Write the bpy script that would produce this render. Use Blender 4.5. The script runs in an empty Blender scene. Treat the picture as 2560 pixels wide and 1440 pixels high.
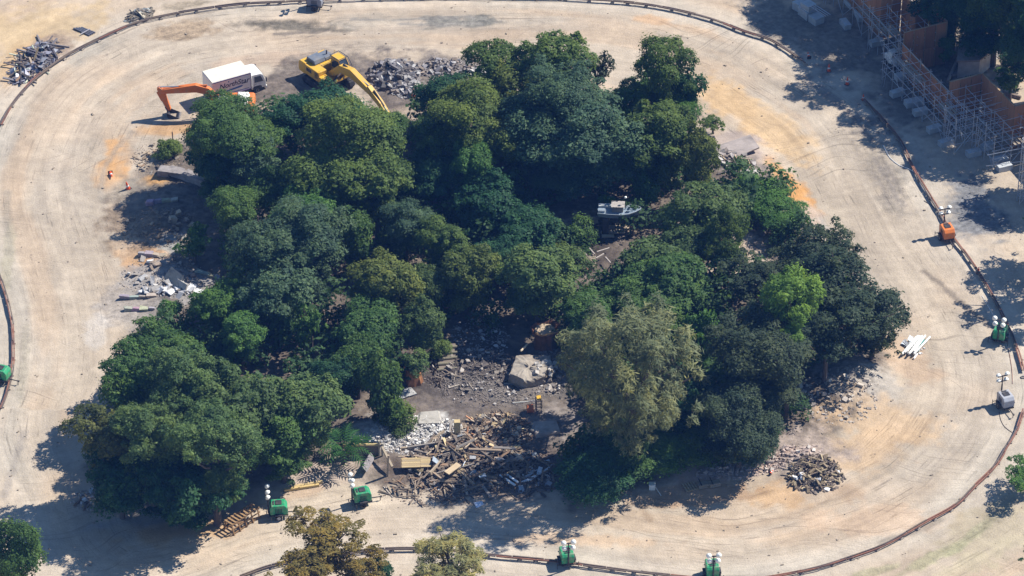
import bpy, math, random
import numpy as np
from mathutils import Matrix, Vector

scene = bpy.context.scene
COL = scene.collection

# ------------------------------------------------------------------ camera
CAM_D = 400.0
PITCH = math.radians(36.0)
FPX = 26.0 * CAM_D                      # focal length in photo pixels (2560 wide)
CAMPOS = np.array([0.0, -CAM_D * math.cos(PITCH), CAM_D * math.sin(PITCH)])
CF = np.array([0.0, math.cos(PITCH), -math.sin(PITCH)])
CU = np.array([0.0, math.sin(PITCH), math.cos(PITCH)])
cam = bpy.data.cameras.new('camera')
cam.sensor_fit = 'HORIZONTAL'
cam.angle = 2 * math.atan(1280 / FPX)
cam.clip_start = 1.0
cam.clip_end = 6000.0
cam_o = bpy.data.objects.new('camera', cam)
COL.objects.link(cam_o)
cam_o.location = CAMPOS
cam_o.rotation_euler = (math.pi / 2 - PITCH, 0, 0)
scene.camera = cam_o

# ------------------------------------------------------------------ sky, sun, exposure
SUN_EL = math.radians(48.0)
SUN_H = np.array([0.90, 0.436])         # ground direction towards the sun
SUN_H = SUN_H / np.linalg.norm(SUN_H)
world = bpy.data.worlds.new('World')
scene.world = world
world.use_nodes = True
wn = world.node_tree.nodes
sky = wn.new('ShaderNodeTexSky')
sky.sky_type = 'NISHITA'
sky.sun_disc = False
sky.sun_elevation = SUN_EL
sky.sun_rotation = math.atan2(SUN_H[0], SUN_H[1])
sky.air_density = 1.3
sky.dust_density = 0.0
sky.ozone_density = 7.0
world.node_tree.links.new(sky.outputs[0], wn['Background'].inputs[0])
wn['Background'].inputs[1].default_value = 0.08
sun = bpy.data.lights.new('sun', 'SUN')
sun.energy = 5.0
sun.angle = math.radians(0.5)
sun.color = (1.0, 0.94, 0.85)
sun_o = bpy.data.objects.new('sun', sun)
COL.objects.link(sun_o)
sdir = Vector((SUN_H[0] * math.cos(SUN_EL), SUN_H[1] * math.cos(SUN_EL), math.sin(SUN_EL)))
sun_o.rotation_euler = sdir.to_track_quat('Z', 'Y').to_euler()
sun_o.location = sdir * 100
vs = scene.view_settings
vs.view_transform = 'Standard'
vs.look = 'None'
vs.exposure = 0.75
vs.gamma = 1.0
vs.use_curve_mapping = False
scene.cycles.max_bounces = 6
scene.cycles.diffuse_bounces = 3
scene.cycles.glossy_bounces = 2
scene.cycles.transmission_bounces = 3

# ------------------------------------------------------------------ place finding
def W0(u, v, z=0.0):
    """photo point -> point of the place at height z"""
    d = CF * FPX + np.array([1.0, 0, 0]) * (u - 1280) + CU * (720 - v)
    return CAMPOS + d * ((z - CAMPOS[2]) / d[2])

def hash2(ix, iy, seed):
    h = (ix.astype(np.int64) * 374761393 + iy.astype(np.int64) * 668265263 + seed * 1442695041) & 0x7fffffff
    h = ((h ^ (h >> 13)) * 1274126177) & 0x7fffffff
    return ((h ^ (h >> 16)) & 0xffff) / 65535.0

def vnoise(x, y, seed=0):
    x = np.asarray(x, float); y = np.asarray(y, float)
    ix = np.floor(x); iy = np.floor(y)
    fx = x - ix; fy = y - iy
    fx = fx * fx * (3 - 2 * fx); fy = fy * fy * (3 - 2 * fy)
    a = hash2(ix, iy, seed); b = hash2(ix + 1, iy, seed)
    c = hash2(ix, iy + 1, seed); d = hash2(ix + 1, iy + 1, seed)
    return (a * (1 - fx) + b * fx) * (1 - fy) + (c * (1 - fx) + d * fx) * fy

def fbm(x, y, seed=0, oct=4):
    s = 0; a = 0.5; t = 0
    for k in range(oct):
        s = s + a * vnoise(x, y, seed + k * 17); t += a
        x = np.asarray(x) * 2.03; y = np.asarray(y) * 2.03; a *= 0.5
    return s / t

def sstep(a, b, x):
    t = np.clip((x - a) / (b - a), 0, 1)
    return t * t * (3 - 2 * t)

def catmull(pts, step=0.5, closed=False):
    P = [np.array(p, float) for p in pts]
    n = len(P); out = []
    rng_ = range(n) if closed else range(n - 1)
    for i in rng_:
        if closed:
            p0, p1, p2, p3 = P[(i - 1) % n], P[i], P[(i + 1) % n], P[(i + 2) % n]
        else:
            p1, p2 = P[i], P[i + 1]
            p0 = P[i - 1] if i > 0 else 2 * p1 - p2
            p3 = P[i + 2] if i + 2 < n else 2 * p2 - p1
        m = max(1, int(np.linalg.norm(p2 - p1) / step))
        for k in range(m):
            t = k / m
            out.append(0.5 * ((2 * p1) + (p2 - p0) * t + (2 * p0 - 5 * p1 + 4 * p2 - p3) * t * t + (3 * p1 - p0 - 3 * p2 + p3) * t ** 3))
    if not closed:
        out.append(P[-1])
    return np.array(out)

def nearest_on(poly, X, Y):
    """distance to a closed polyline and length along it, for arrays of points"""
    A = poly; B = np.roll(poly, -1, axis=0)
    d = B - A; L = np.linalg.norm(d, axis=1) + 1e-9
    S = np.concatenate([[0], np.cumsum(L)[:-1]])
    bd = np.full(X.shape, 1e9); bs = np.zeros(X.shape)
    for i in range(len(A)):
        t = np.clip(((X - A[i, 0]) * d[i, 0] + (Y - A[i, 1]) * d[i, 1]) / (L[i] ** 2), 0, 1)
        q = np.hypot(X - A[i, 0] - t * d[i, 0], Y - A[i, 1] - t * d[i, 1])
        m = q < bd
        bd = np.where(m, q, bd); bs = np.where(m, S[i] + t * L[i], bs)
    return bd, bs

def inside(poly, X, Y):
    r = np.zeros(np.shape(X), bool)
    n = len(poly); j = n - 1
    for i in range(n):
        xi, yi = poly[i]; xj, yj = poly[j]
        c = ((yi > Y) != (yj > Y)) & (X < (xj - xi) * (Y - yi) / (yj - yi + 1e-12) + xi)
        r ^= c; j = i
    return r

# island shore (photo points on the ground), and the guide rail that rings the drained river
SHORE_PX = [(330, 560), (300, 470), (350, 400), (440, 340), (500, 300), (640, 270), (780, 235), (960, 300), (1100, 250),
            (1300, 270), (1550, 300), (1750, 320), (1880, 390), (1960, 470), (2050, 590), (2180, 720), (2260, 860), (2240, 1000),
            (2080, 1110), (1800, 1180), (1560, 1260), (1400, 1230), (1250, 1235), (960, 1230), (860, 1190), (700, 1230), (480, 1290),
            (280, 1280), (180, 1180), (240, 1000), (300, 860), (330, 740), (300, 650)]
SHORE = np.array([W0(u, v)[:2] for u, v in SHORE_PX])
RAIL_PX = [(0, 1020), (14, 985), (28, 930), (32, 880), (30, 820), (22, 770), (10, 725), (-18, 640), (-45, 540), (-45, 430), (0, 310),
           (30, 258), (75, 205), (130, 160), (180, 128), (245, 95), (330, 58), (430, 33), (520, 18), (600, 8), (700, 2), (800, -2),
           (1000, -8), (1200, -10), (1400, -8), (1570, 3), (1680, 20), (1780, 45), (1860, 75), (1920, 95), (1970, 125), (2015, 155),
           (2090, 200), (2160, 245), (2215, 305), (2250, 350), (2280, 410), (2320, 480), (2350, 530), (2375, 580), (2420, 640),
           (2460, 700), (2500, 770), (2530, 835), (2550, 890), (2560, 935), (2566, 980), (2560, 1020), (2540, 1075), (2520, 1110),
           (2490, 1160), (2440, 1210), (2390, 1260), (2320, 1300), (2210, 1360), (2100, 1400), (1990, 1430), (1880, 1446),
           (1780, 1446), (1640, 1432), (1500, 1415), (1400, 1402), (1300, 1393), (1200, 1383), (1100, 1373), (1000, 1370), (910, 1375),
           (850, 1385), (760, 1398), (680, 1412), (600, 1440), (450, 1490), (250, 1500), (100, 1400), (40, 1220), (-6, 1100)]
RAIL = np.array([W0(u, v)[:2] for u, v in RAIL_PX])
RAILC = catmull(RAIL, 2.5, True)

# humps of soil: photo point, radius in m, height in m
HUMPS = [((690, 225), 4.5, 0.5), ((1010, 235), 4.5, 0.45), ((395, 570), 4.0, 0.35), ((390, 690), 4.0, 0.3), ((2130, 960), 5.0, 0.8),
         ((1830, 395), 4.0, 0.5), ((1180, 930), 5.0, 0.3), ((2010, 1150), 4.0, 0.5), ((1500, 600), 5, 0.4), ((1760, 1190), 4.0, 0.35)]
HUMPS = [(W0(*p)[:2], r, h) for p, r, h in HUMPS]

def gz_arr(X, Y, d_sh=None):
    X = np.asarray(X, float); Y = np.asarray(Y, float)
    if d_sh is None:
        d, _ = nearest_on(SHORE, X, Y)
        d_sh = np.where(inside(SHORE, X, Y), d, -d)
    isl = sstep(-0.5, 4.0, d_sh)
    z = isl * (0.25 + 0.55 * (fbm(X * 0.22, Y * 0.22, 5) - 0.35) + 0.22 * (fbm(X * 0.9, Y * 0.9, 9) - 0.5) + 0.28 * (fbm(X * 1.3, Y * 1.3, 19, 3) - 0.5))
    for (cx, cy), r, h in HUMPS:
        q = np.hypot(X - cx, Y - cy) / r
        f = sstep(1.0, 0.0, q)
        z = z + f * h * (0.5 + fbm(X * 0.8, Y * 0.8, 31, 5))
    z = z + 0.10 * (fbm(X * 0.5, Y * 0.5, 3) - 0.5) + 0.05 * (fbm(X * 1.7, Y * 1.7, 4, 3) - 0.5)
    return z

_gx = np.arange(-64, 64.01, 0.25); _gy = np.arange(-54, 66.01, 0.25)
GRID_Z = gz_arr(*np.meshgrid(_gx, _gy))
def gz(x, y):
    fx = min(max((x + 64) / 0.25, 0), len(_gx) - 1.001); fy = min(max((y + 54) / 0.25, 0), len(_gy) - 1.001)
    i = int(fx); j = int(fy); fx -= i; fy -= j
    return float((GRID_Z[j, i] * (1 - fx) + GRID_Z[j, i + 1] * fx) * (1 - fy) + (GRID_Z[j + 1, i] * (1 - fx) + GRID_Z[j + 1, i + 1] * fx) * fy)

def G(u, v, dz=0.0):
    """photo point -> point on the ground surface"""
    p = W0(u, v)
    for _ in range(2):
        p = W0(u, v, gz(p[0], p[1]))
    return Vector((p[0], p[1], p[2] + dz))

# ------------------------------------------------------------------ materials
MATS = {}
def mat(name, color, rough=0.7, nscale=2.0, namt=0.18, bump=0.0, metal=0.0, spec=0.3, obj=False, stretch=(1, 1, 1), dirt=None, dscale=1.2, damt=0.5):
    if name in MATS:
        return MATS[name]
    m = bpy.data.materials.new(name)
    m.use_nodes = True
    nt = m.node_tree; N = nt.nodes; L = nt.links
    b = N['Principled BSDF']
    b.inputs['Roughness'].default_value = rough
    b.inputs['Metallic'].default_value = metal
    b.inputs['Specular IOR Level'].default_value = spec
    tc = N.new('ShaderNodeTexCoord')
    mp = N.new('ShaderNodeMapping'); mp.inputs['Scale'].default_value = stretch
    L.new(tc.outputs['Object'], mp.inputs[0])
    nz = N.new('ShaderNodeTexNoise'); nz.inputs['Scale'].default_value = nscale
    nz.inputs['Detail'].default_value = 6; nz.inputs['Roughness'].default_value = 0.65
    L.new(mp.outputs[0], nz.inputs['Vector'])
    mr = N.new('ShaderNodeMapRange'); mr.inputs[1].default_value = 0.25; mr.inputs[2].default_value = 0.75
    mr.inputs[3].default_value = 1 - namt; mr.inputs[4].default_value = 1 + namt
    L.new(nz.outputs[0], mr.inputs[0])
    mx = N.new('ShaderNodeMix'); mx.data_type = 'RGBA'; mx.blend_type = 'MULTIPLY'; mx.inputs[0].default_value = 1
    if obj:
        oi = N.new('ShaderNodeObjectInfo')
        L.new(oi.outputs['Color'], mx.inputs[6])
    else:
        mx.inputs[6].default_value = (*color, 1)
    L.new(mr.outputs[0], mx.inputs[7])
    out = mx.outputs[2]
    if dirt is not None:
        n2 = N.new('ShaderNodeTexNoise'); n2.inputs['Scale'].default_value = dscale; n2.inputs['Detail'].default_value = 8
        L.new(tc.outputs['Object'], n2.inputs['Vector'])
        r2 = N.new('ShaderNodeMapRange'); r2.inputs[1].default_value = 0.45; r2.inputs[2].default_value = 0.75
        r2.inputs[3].default_value = 0; r2.inputs[4].default_value = damt
        L.new(n2.outputs[0], r2.inputs[0])
        m2 = N.new('ShaderNodeMix'); m2.data_type = 'RGBA'
        L.new(r2.outputs[0], m2.inputs[0]); L.new(out, m2.inputs[6]); m2.inputs[7].default_value = (*dirt, 1)
        out = m2.outputs[2]
    L.new(out, b.inputs['Base Color'])
    if bump:
        bp = N.new('ShaderNodeBump'); bp.inputs['Strength'].default_value = bump; bp.inputs['Distance'].default_value = 0.05
        L.new(nz.outputs[0], bp.inputs['Height']); L.new(bp.outputs[0], b.inputs['Normal'])
    MATS[name] = m
    return m

DUST = (0.36, 0.29, 0.21)
M_wood = mat('weathered_wood', (0.2, 0.14, 0.09), 0.85, 6, 0.35, 0.4, obj=True, stretch=(0.25, 2, 2))
M_conc = mat('broken_concrete', (0.4, 0.38, 0.36), 0.9, 2.2, 0.5, 0.5, obj=True, dirt=(0.2, 0.17, 0.14))
M_slab = mat('old_concrete', (0.36, 0.32, 0.27), 0.9, 1.2, 0.3, 0.4, dirt=(0.2, 0.16, 0.12))
M_steel = mat('galvanised_tube', (0.44, 0.46, 0.49), 0.45, 5, 0.15, metal=0.35, spec=0.5)
M_dark = mat('dark_steel', (0.03, 0.03, 0.035), 0.6, 5, 0.3, dirt=DUST, damt=0.25)
M_rubber = mat('tyre_rubber', (0.022, 0.022, 0.024), 0.8, 6, 0.3, dirt=DUST, damt=0.4)
M_glass = mat('tinted_glass', (0.03, 0.04, 0.05), 0.08, 1, 0.1, spec=0.8)
M_white = mat('white_paint', (0.74, 0.73, 0.70), 0.4, 1.5, 0.06, spec=0.4, dirt=(0.45, 0.38, 0.3), damt=0.25)
M_cream = mat('cream_roof', (0.66, 0.62, 0.50), 0.6, 1.0, 0.1, dirt=(0.45, 0.38, 0.28), damt=0.4)
M_purple = mat('purple_trim', (0.13, 0.09, 0.22), 0.5, 2, 0.1)
M_blue = mat('blue_print', (0.03, 0.10, 0.28), 0.5, 2, 0.1)
M_ink = mat('dark_print', (0.03, 0.03, 0.06), 0.5, 2, 0.1)
M_yellow = mat('yellow_plant_paint', (0.62, 0.36, 0.03), 0.5, 2.5, 0.15, spec=0.4, dirt=(0.34, 0.24, 0.12), dscale=2.5, damt=0.7)
M_orange = mat('orange_plant_paint', (0.60, 0.15, 0.02), 0.5, 2.5, 0.15, spec=0.4, dirt=(0.32, 0.19, 0.10), dscale=2.5, damt=0.65)
M_hood = mat('blue_grey_hood', (0.13, 0.15, 0.18), 0.5, 3, 0.2, dirt=DUST, damt=0.3)
M_chrome = mat('cylinder_rod', (0.5, 0.5, 0.52), 0.3, 3, 0.1, metal=0.6, spec=0.6)
M_body = mat('painted_body', (0.02, 0.3, 0.13), 0.45, 3, 0.15, spec=0.4, obj=True, dirt=DUST, dscale=2.5, damt=0.5)
M_lamp = mat('lamp_dish', (0.78, 0.78, 0.72), 0.35, 3, 0.08, spec=0.5)
M_ply = mat('plywood', (0.40, 0.20, 0.10), 0.8, 1.6, 0.28, 0.1, obj=True, stretch=(3, 3, 0.4))
M_block = mat('ballast_block', (0.42, 0.44, 0.45), 0.85, 3, 0.2, 0.2)
M_cone = mat('cone_orange', (0.75, 0.10, 0.02), 0.5, 4, 0.15)
M_hull = mat('hull_paint', (0.20, 0.26, 0.32), 0.55, 2, 0.25, spec=0.4, dirt=(0.36, 0.36, 0.34), damt=0.45)
M_rust = mat('rusty_rail', (0.22, 0.10, 0.065), 0.75, 6, 0.4, stretch=(1, 1, 1), dirt=(0.05, 0.045, 0.045), dscale=0.6, damt=0.9)
M_rail2 = mat('dark_rail', (0.11, 0.085, 0.075), 0.75, 6, 0.35, dirt=(0.22, 0.16, 0.10), dscale=0.4, damt=0.7)
M_bark = mat('bark', (0.10, 0.08, 0.065), 0.9, 8, 0.35, 0.5)
M_terra = mat('terracotta_shell', (0.38, 0.17, 0.07), 0.8, 3, 0.3, 0.4, dirt=(0.12, 0.07, 0.05), damt=0.7)
M_stucco = mat('white_stucco', (0.50, 0.47, 0.44), 0.9, 2, 0.2, 0.3, dirt=(0.25, 0.2, 0.17))
M_pipe = mat('white_pipe', (0.72, 0.74, 0.72), 0.4, 3, 0.1, obj=True)
M_metal = mat('scrap_metal', (0.2, 0.21, 0.22), 0.5, 4, 0.35, metal=0.2, obj=True, dirt=(0.2, 0.13, 0.08), damt=0.5)

def leaf_mat():
    m = bpy.data.materials.new('foliage'); m.use_nodes = True
    nt = m.node_tree; N = nt.nodes; L = nt.links
    N.remove(N['Principled BSDF'])
    out = N['Material Output']
    oi = N.new('ShaderNodeObjectInfo')
    at = N.new('ShaderNodeAttribute'); at.attribute_name = 'lv'
    rp = N.new('ShaderNodeValToRGB')
    e = rp.color_ramp.elements
    e[0].position = 0.0; e[0].color = (0.62, 0.68, 0.72, 1)
    e[1].position = 1.0; e[1].color = (1.55, 1.35, 1.05, 1)
    k = rp.color_ramp.elements.new(0.5); k.color = (1, 1, 1, 1)
    L.new(at.outputs['Fac'], rp.inputs[0])
    mx = N.new('ShaderNodeMix'); mx.data_type = 'RGBA'; mx.blend_type = 'MULTIPLY'; mx.inputs[0].default_value = 1
    L.new(oi.outputs['Color'], mx.inputs[6]); L.new(rp.outputs[0], mx.inputs[7])
    pb = N.new('ShaderNodeBsdfPrincipled')
    pb.inputs['Roughness'].default_value = 0.6; pb.inputs['Specular IOR Level'].default_value = 0.16
    L.new(mx.outputs[2], pb.inputs['Base Color'])
    tr = N.new('ShaderNodeBsdfTranslucent')
    my = N.new('ShaderNodeMix'); my.data_type = 'RGBA'; my.blend_type = 'MULTIPLY'; my.inputs[0].default_value = 1; my.inputs[7].default_value = (1.7, 1.55, 0.6, 1)
    L.new(mx.outputs[2], my.inputs[6]); L.new(my.outputs[2], tr.inputs['Color'])
    ms = N.new('ShaderNodeMixShader'); ms.inputs[0].default_value = 0.33
    L.new(pb.outputs[0], ms.inputs[1]); L.new(tr.outputs[0], ms.inputs[2])
    L.new(ms.outputs[0], out.inputs['Surface'])
    return m
M_leaf = leaf_mat()

# ------------------------------------------------------------------ object helpers
def tag(o, label=None, cat=None, group=None, kind=None):
    if label: o['label'] = label
    if cat: o['category'] = cat
    if group: o['group'] = group
    if kind: o['kind'] = kind
    elif cat: o['kind'] = 'thing'
    return o

def empty(name, loc=(0, 0, 0), rz=0.0, label=None, cat=None, group=None):
    o = bpy.data.objects.new(name, None)
    o.empty_display_size = 0.3
    COL.objects.link(o)
    o.location = loc; o.rotation_euler = (0, 0, rz)
    return tag(o, label, cat, group)

def place(name, me, parent=None, loc=(0, 0, 0), rot=(0, 0, 0), scale=(1, 1, 1), color=None):
    o = bpy.data.objects.new(name, me)
    COL.objects.link(o)
    o.parent = parent
    o.location = loc; o.rotation_euler = rot; o.scale = scale
    if color is not None: o.color = (*color, 1)
    return o

def copy_tree(o, parent=None):
    c = o.copy(); COL.objects.link(c)
    c.parent = parent
    for ch in list(o.children):
        copy_tree(ch, c)
    return c

class MB:
    def __init__(self): self.v = []; self.f = []
    def add(self, vs, fs, M=None):
        n = len(self.v)
        if M is not None: vs = [tuple(M @ Vector(p)) for p in vs]
        self.v += [tuple(p) for p in vs]; self.f += [tuple(i + n for i in q) for q in fs]
        return self
    def box(self, x0, x1, y0, y1, z0, z1, M=None):
        return self.add([(x0, y0, z0), (x1, y0, z0), (x1, y1, z0), (x0, y1, z0), (x0, y0, z1), (x1, y0, z1), (x1, y1, z1), (x0, y1, z1)],
                        [(0, 3, 2, 1), (4, 5, 6, 7), (0, 1, 5, 4), (1, 2, 6, 5), (2, 3, 7, 6), (3, 0, 4, 7)], M)
    def tube(self, p, q, r0, r1=None, n=6, cap=True):
        p = Vector(p); q = Vector(q); r1 = r0 if r1 is None else r1
        d = (q - p); d = d.normalized() if d.length > 1e-9 else Vector((0, 0, 1))
        a = d.orthogonal().normalized(); b = d.cross(a)
        vs = []
        for c, r in ((p, r0), (q, r1)):
            for k in range(n):
                t = 2 * math.pi * k / n
                vs.append(c + a * math.cos(t) * r + b * math.sin(t) * r)
        fs = [(k, (k + 1) % n, n + (k + 1) % n, n + k) for k in range(n)]
        if cap: fs += [tuple(range(n))[::-1], tuple(range(n, 2 * n))]
        return self.add(vs, fs)
    def path(self, pts, r, n=5):
        for a, b in zip(pts[:-1], pts[1:]): self.tube(a, b, r, r, n, True)
        return self
    def prism(self, poly, y0, y1, M=None):
        n = len(poly)
        vs = [(x, y0, z) for x, z in poly] + [(x, y1, z) for x, z in poly]
        fs = [tuple(range(n)), tuple(range(2 * n - 1, n - 1, -1))] + [((k + 1) % n, k, n + k, n + (k + 1) % n) for k in range(n)]
        return self.add(vs, fs, M)
    def beam(self, pts, hs, w, M=None):
        """arm in the xz plane: centre line points, half heights, width"""
        P = [np.array(p, float) for p in pts]; up = []; dn = []
        for i, p in enumerate(P):
            d = P[min(i + 1, len(P) - 1)] - P[max(i - 1, 0)]; d /= np.linalg.norm(d)
            nrm = np.array([-d[1], d[0]])
            up.append(tuple(p + nrm * hs[i])); dn.append(tuple(p - nrm * hs[i]))
        return self.prism(up + dn[::-1], -w / 2, w / 2, M)
    def lathe(self, prof, n=12, c=(0, 0, 0), M=None):
        vs = []; fs = []
        for r, z in prof:
            for k in range(n):
                t = 2 * math.pi * k / n
                vs.append((c[0] + r * math.cos(t), c[1] + r * math.sin(t), c[2] + z))
        for i in range(len(prof) - 1):
            for k in range(n):
                fs.append((i * n + k, i * n + (k + 1) % n, (i + 1) * n + (k + 1) % n, (i + 1) * n + k))
        fs.append(tuple(range(n))[::-1]); fs.append(tuple(range((len(prof) - 1) * n, len(prof) * n)))
        return self.add(vs, fs, M)
    def mesh(self, name, m):
        me = bpy.data.meshes.new(name)
        me.from_pydata(self.v, [], self.f); me.update()
        if m: me.materials.append(m)
        return me
    def build(self, name, m, parent=None, loc=(0, 0, 0), rot=(0, 0, 0), color=None, bevel=0.0):
        o = place(name, self.mesh(name, m), parent, loc, rot, (1, 1, 1), color)
        if bevel:
            b = o.modifiers.new('bevel', 'BEVEL'); b.width = bevel; b.segments = 2; b.limit_method = 'ANGLE'
        return o

def np_mesh(name, V, quads, m, attr=None, smooth=False):
    me = bpy.data.meshes.new(name)
    nq = len(quads)
    me.vertices.add(len(V)); me.vertices.foreach_set('co', np.ascontiguousarray(V, np.float32).ravel())
    me.loops.add(nq * 4); me.loops.foreach_set('vertex_index', np.ascontiguousarray(quads, np.int32).ravel())
    me.polygons.add(nq); me.polygons.foreach_set('loop_start', np.arange(0, nq * 4, 4, dtype=np.int32))
    if smooth: me.polygons.foreach_set('use_smooth', np.ones(nq, bool))
    if attr:
        for k, (typ, data) in attr.items():
            a = me.attributes.new(k, typ, 'POINT')
            a.data.foreach_set({'FLOAT': 'value', 'FLOAT_COLOR': 'color', 'FLOAT_VECTOR': 'vector'}[typ], np.ascontiguousarray(data, np.float32).ravel())
    me.update(calc_edges=True)
    if m: me.materials.append(m)
    return me

# ================================================================== the ground
def ground_mat():
    m = bpy.data.materials.new('sandy_ground'); m.use_nodes = True
    nt = m.node_tree; N = nt.nodes; L = nt.links
    b = N['Principled BSDF']; b.inputs['Roughness'].default_value = 0.95; b.inputs['Specular IOR Level'].default_value = 0.1
    col = N.new('ShaderNodeAttribute'); col.attribute_name = 'soil'
    flow = N.new('ShaderNodeAttribute'); flow.attribute_name = 'flow'
    sep = N.new('ShaderNodeSeparateXYZ'); L.new(flow.outputs['Vector'], sep.inputs[0])
    tc = N.new('ShaderNodeTexCoord')
    def streak(sx, sy, lo, hi, a, bb, detail=5):
        mp = N.new('ShaderNodeMapping'); mp.inputs['Scale'].default_value = (sx, sy, 0)
        L.new(flow.outputs['Vector'], mp.inputs[0])
        nz = N.new('ShaderNodeTexNoise'); nz.inputs['Scale'].default_value = 1; nz.inputs['Detail'].default_value = detail
        nz.inputs['Roughness'].default_value = 0.6; nz.inputs['Distortion'].default_value = 0.6
        L.new(mp.outputs[0], nz.inputs['Vector'])
        mr = N.new('ShaderNodeMapRange'); mr.inputs[1].default_value = lo; mr.inputs[2].default_value = hi
        mr.inputs[3].default_value = a; mr.inputs[4].default_value = bb
        L.new(nz.outputs[0], mr.inputs[0])
        return mr.outputs[0], nz.outputs[0]
    def noise(sc, lo, hi, a, bb, detail=6):
        nz = N.new('ShaderNodeTexNoise'); nz.inputs['Scale'].default_value = sc; nz.inputs['Detail'].default_value = detail
        nz.inputs['Roughness'].default_value = 0.65
        L.new(tc.outputs['Object'], nz.inputs['Vector'])
        mr = N.new('ShaderNodeMapRange'); mr.inputs[1].default_value = lo; mr.inputs[2].default_value = hi
        mr.inputs[3].default_value = a; mr.inputs[4].default_value = bb
        L.new(nz.outputs[0], mr.inputs[0])
        return mr.outputs[0], nz.outputs[0]
    def mul(a, bsock, fac=None):
        mx = N.new('ShaderNodeMix'); mx.data_type = 'RGBA'; mx.blend_type = 'MULTIPLY'
        if fac is None: mx.inputs[0].default_value = 1
        else: L.new(fac, mx.inputs[0])
        L.new(a, mx.inputs[6]); L.new(bsock, mx.inputs[7])
        return mx.outputs[2]
    c = col.outputs['Color']
    s1, _ = streak(0.03, 0.45, 0.3, 0.7, 0.82, 1.13)
    s2, r2 = streak(0.06, 1.6, 0.32, 0.68, 0.94, 1.05)
    s3, _ = streak(0.16, 1.6, 0.62, 0.75, 1.0, 0.74, 4)
    t1, _ = streak(0.012, 2.9, 0.60, 0.66, 1.0, 0.74, 3)
    t2, _ = streak(0.016, 3.6, 0.60, 0.68, 1.0, 1.10, 3)
    tm, _ = noise(0.09, 0.50, 0.62, 0.0, 0.9, 5)
    tq = N.new('ShaderNodeMath'); tq.operation = 'MULTIPLY'; L.new(tm, tq.inputs[0]); L.new(sep.outputs[2], tq.inputs[1])
    def cross(rot, sx, sy, lo, hi, dark, seed):
        mp = N.new('ShaderNodeMapping'); mp.inputs['Rotation'].default_value = (0, 0, rot); mp.inputs['Scale'].default_value = (sx, sy, 0); mp.inputs['Location'].default_value = (seed, seed, 0)
        wp = N.new('ShaderNodeTexNoise'); wp.inputs['Scale'].default_value = 0.07; wp.inputs['Detail'].default_value = 1
        L.new(tc.outputs['Object'], wp.inputs['Vector'])
        vm = N.new('ShaderNodeVectorMath'); vm.operation = 'MULTIPLY_ADD'; vm.inputs[1].default_value = (18, 18, 0)
        L.new(wp.outputs['Color'], vm.inputs[0]); L.new(tc.outputs['Object'], vm.inputs[2]); L.new(vm.outputs[0], mp.inputs[0])
        nz = N.new('ShaderNodeTexNoise'); nz.inputs['Scale'].default_value = 1; nz.inputs['Detail'].default_value = 2; L.new(mp.outputs[0], nz.inputs['Vector'])
        mr = N.new('ShaderNodeMapRange'); mr.inputs[1].default_value = lo; mr.inputs[2].default_value = hi; mr.inputs[3].default_value = 1; mr.inputs[4].default_value = dark
        L.new(nz.outputs[0], mr.inputs[0]); return mr.outputs[0]
    x1 = cross(0.5, 0.05, 4.2, 0.62, 0.66, 0.74, 3.0)
    x2 = cross(-0.9, 0.06, 4.8, 0.63, 0.67, 0.76, 11.0)
    xm, _ = noise(0.07, 0.50, 0.60, 0.0, 1.0, 3)
    xq = N.new('ShaderNodeMath'); xq.operation = 'MULTIPLY'; L.new(xm, xq.inputs[0]); L.new(sep.outputs[2], xq.inputs[1])
    rg = N.new('ShaderNodeAttribute'); rg.attribute_name = 'rough'
    k1, kb = noise(1.6, 0.3, 0.7, 0.45, 1.45, 9)
    k2, _ = noise(6.0, 0.58, 0.72, 1.0, 1.5, 6)
    s4, _ = streak(0.22, 4.2, 0.575, 0.65, 1.0, 0.58, 4)
    pm, _ = noise(0.16, 0.46, 0.60, 0.0, 0.9, 3)
    pq = N.new('ShaderNodeMath'); pq.operation = 'MULTIPLY'; L.new(pm, pq.inputs[0]); L.new(sep.outputs[2], pq.inputs[1])
    n0, _ = noise(0.22, 0.3, 0.7, 0.84, 1.13)
    n1, _ = noise(0.9, 0.3, 0.7, 0.86, 1.11)
    n2, rb = noise(5.5, 0.3, 0.7, 0.92, 1.07)
    n3, _ = noise(1.9, 0.66, 0.74, 1.0, 0.66, 8)
    c = mul(c, s1, sep.outputs[2]); c = mul(c, s2, sep.outputs[2]); c = mul(c, s3, sep.outputs[2]); c = mul(c, s4, pq.outputs[0])
    c = mul(c, t1, tq.outputs[0]); c = mul(c, t2, tq.outputs[0]); c = mul(c, x1, xq.outputs[0]); c = mul(c, x2, xq.outputs[0])
    c = mul(c, n0); c = mul(c, n1); c = mul(c, n2); c = mul(c, n3)
    c = mul(c, k1, rg.outputs['Fac']); c = mul(c, k2, rg.outputs['Fac'])
    L.new(c, b.inputs['Base Color'])
    bp = N.new('ShaderNodeBump'); bp.inputs['Strength'].default_value = 0.55; bp.inputs['Distance'].default_value = 0.12
    ad = N.new('ShaderNodeMath'); ad.operation = 'ADD'
    kk = N.new('ShaderNodeMath'); kk.operation = 'MULTIPLY_ADD'; L.new(kb, kk.inputs[0]); L.new(rg.outputs['Fac'], kk.inputs[1]); L.new(rb, kk.inputs[2])
    L.new(kk.outputs[0], ad.inputs[0]); ad.inputs[1].default_value = 0.0; L.new(ad.outputs[0], bp.inputs['Height'])
    L.new(bp.outputs[0], b.inputs['Normal'])
    return m

SAND = np.array([0.412, 0.344, 0.264])
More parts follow.
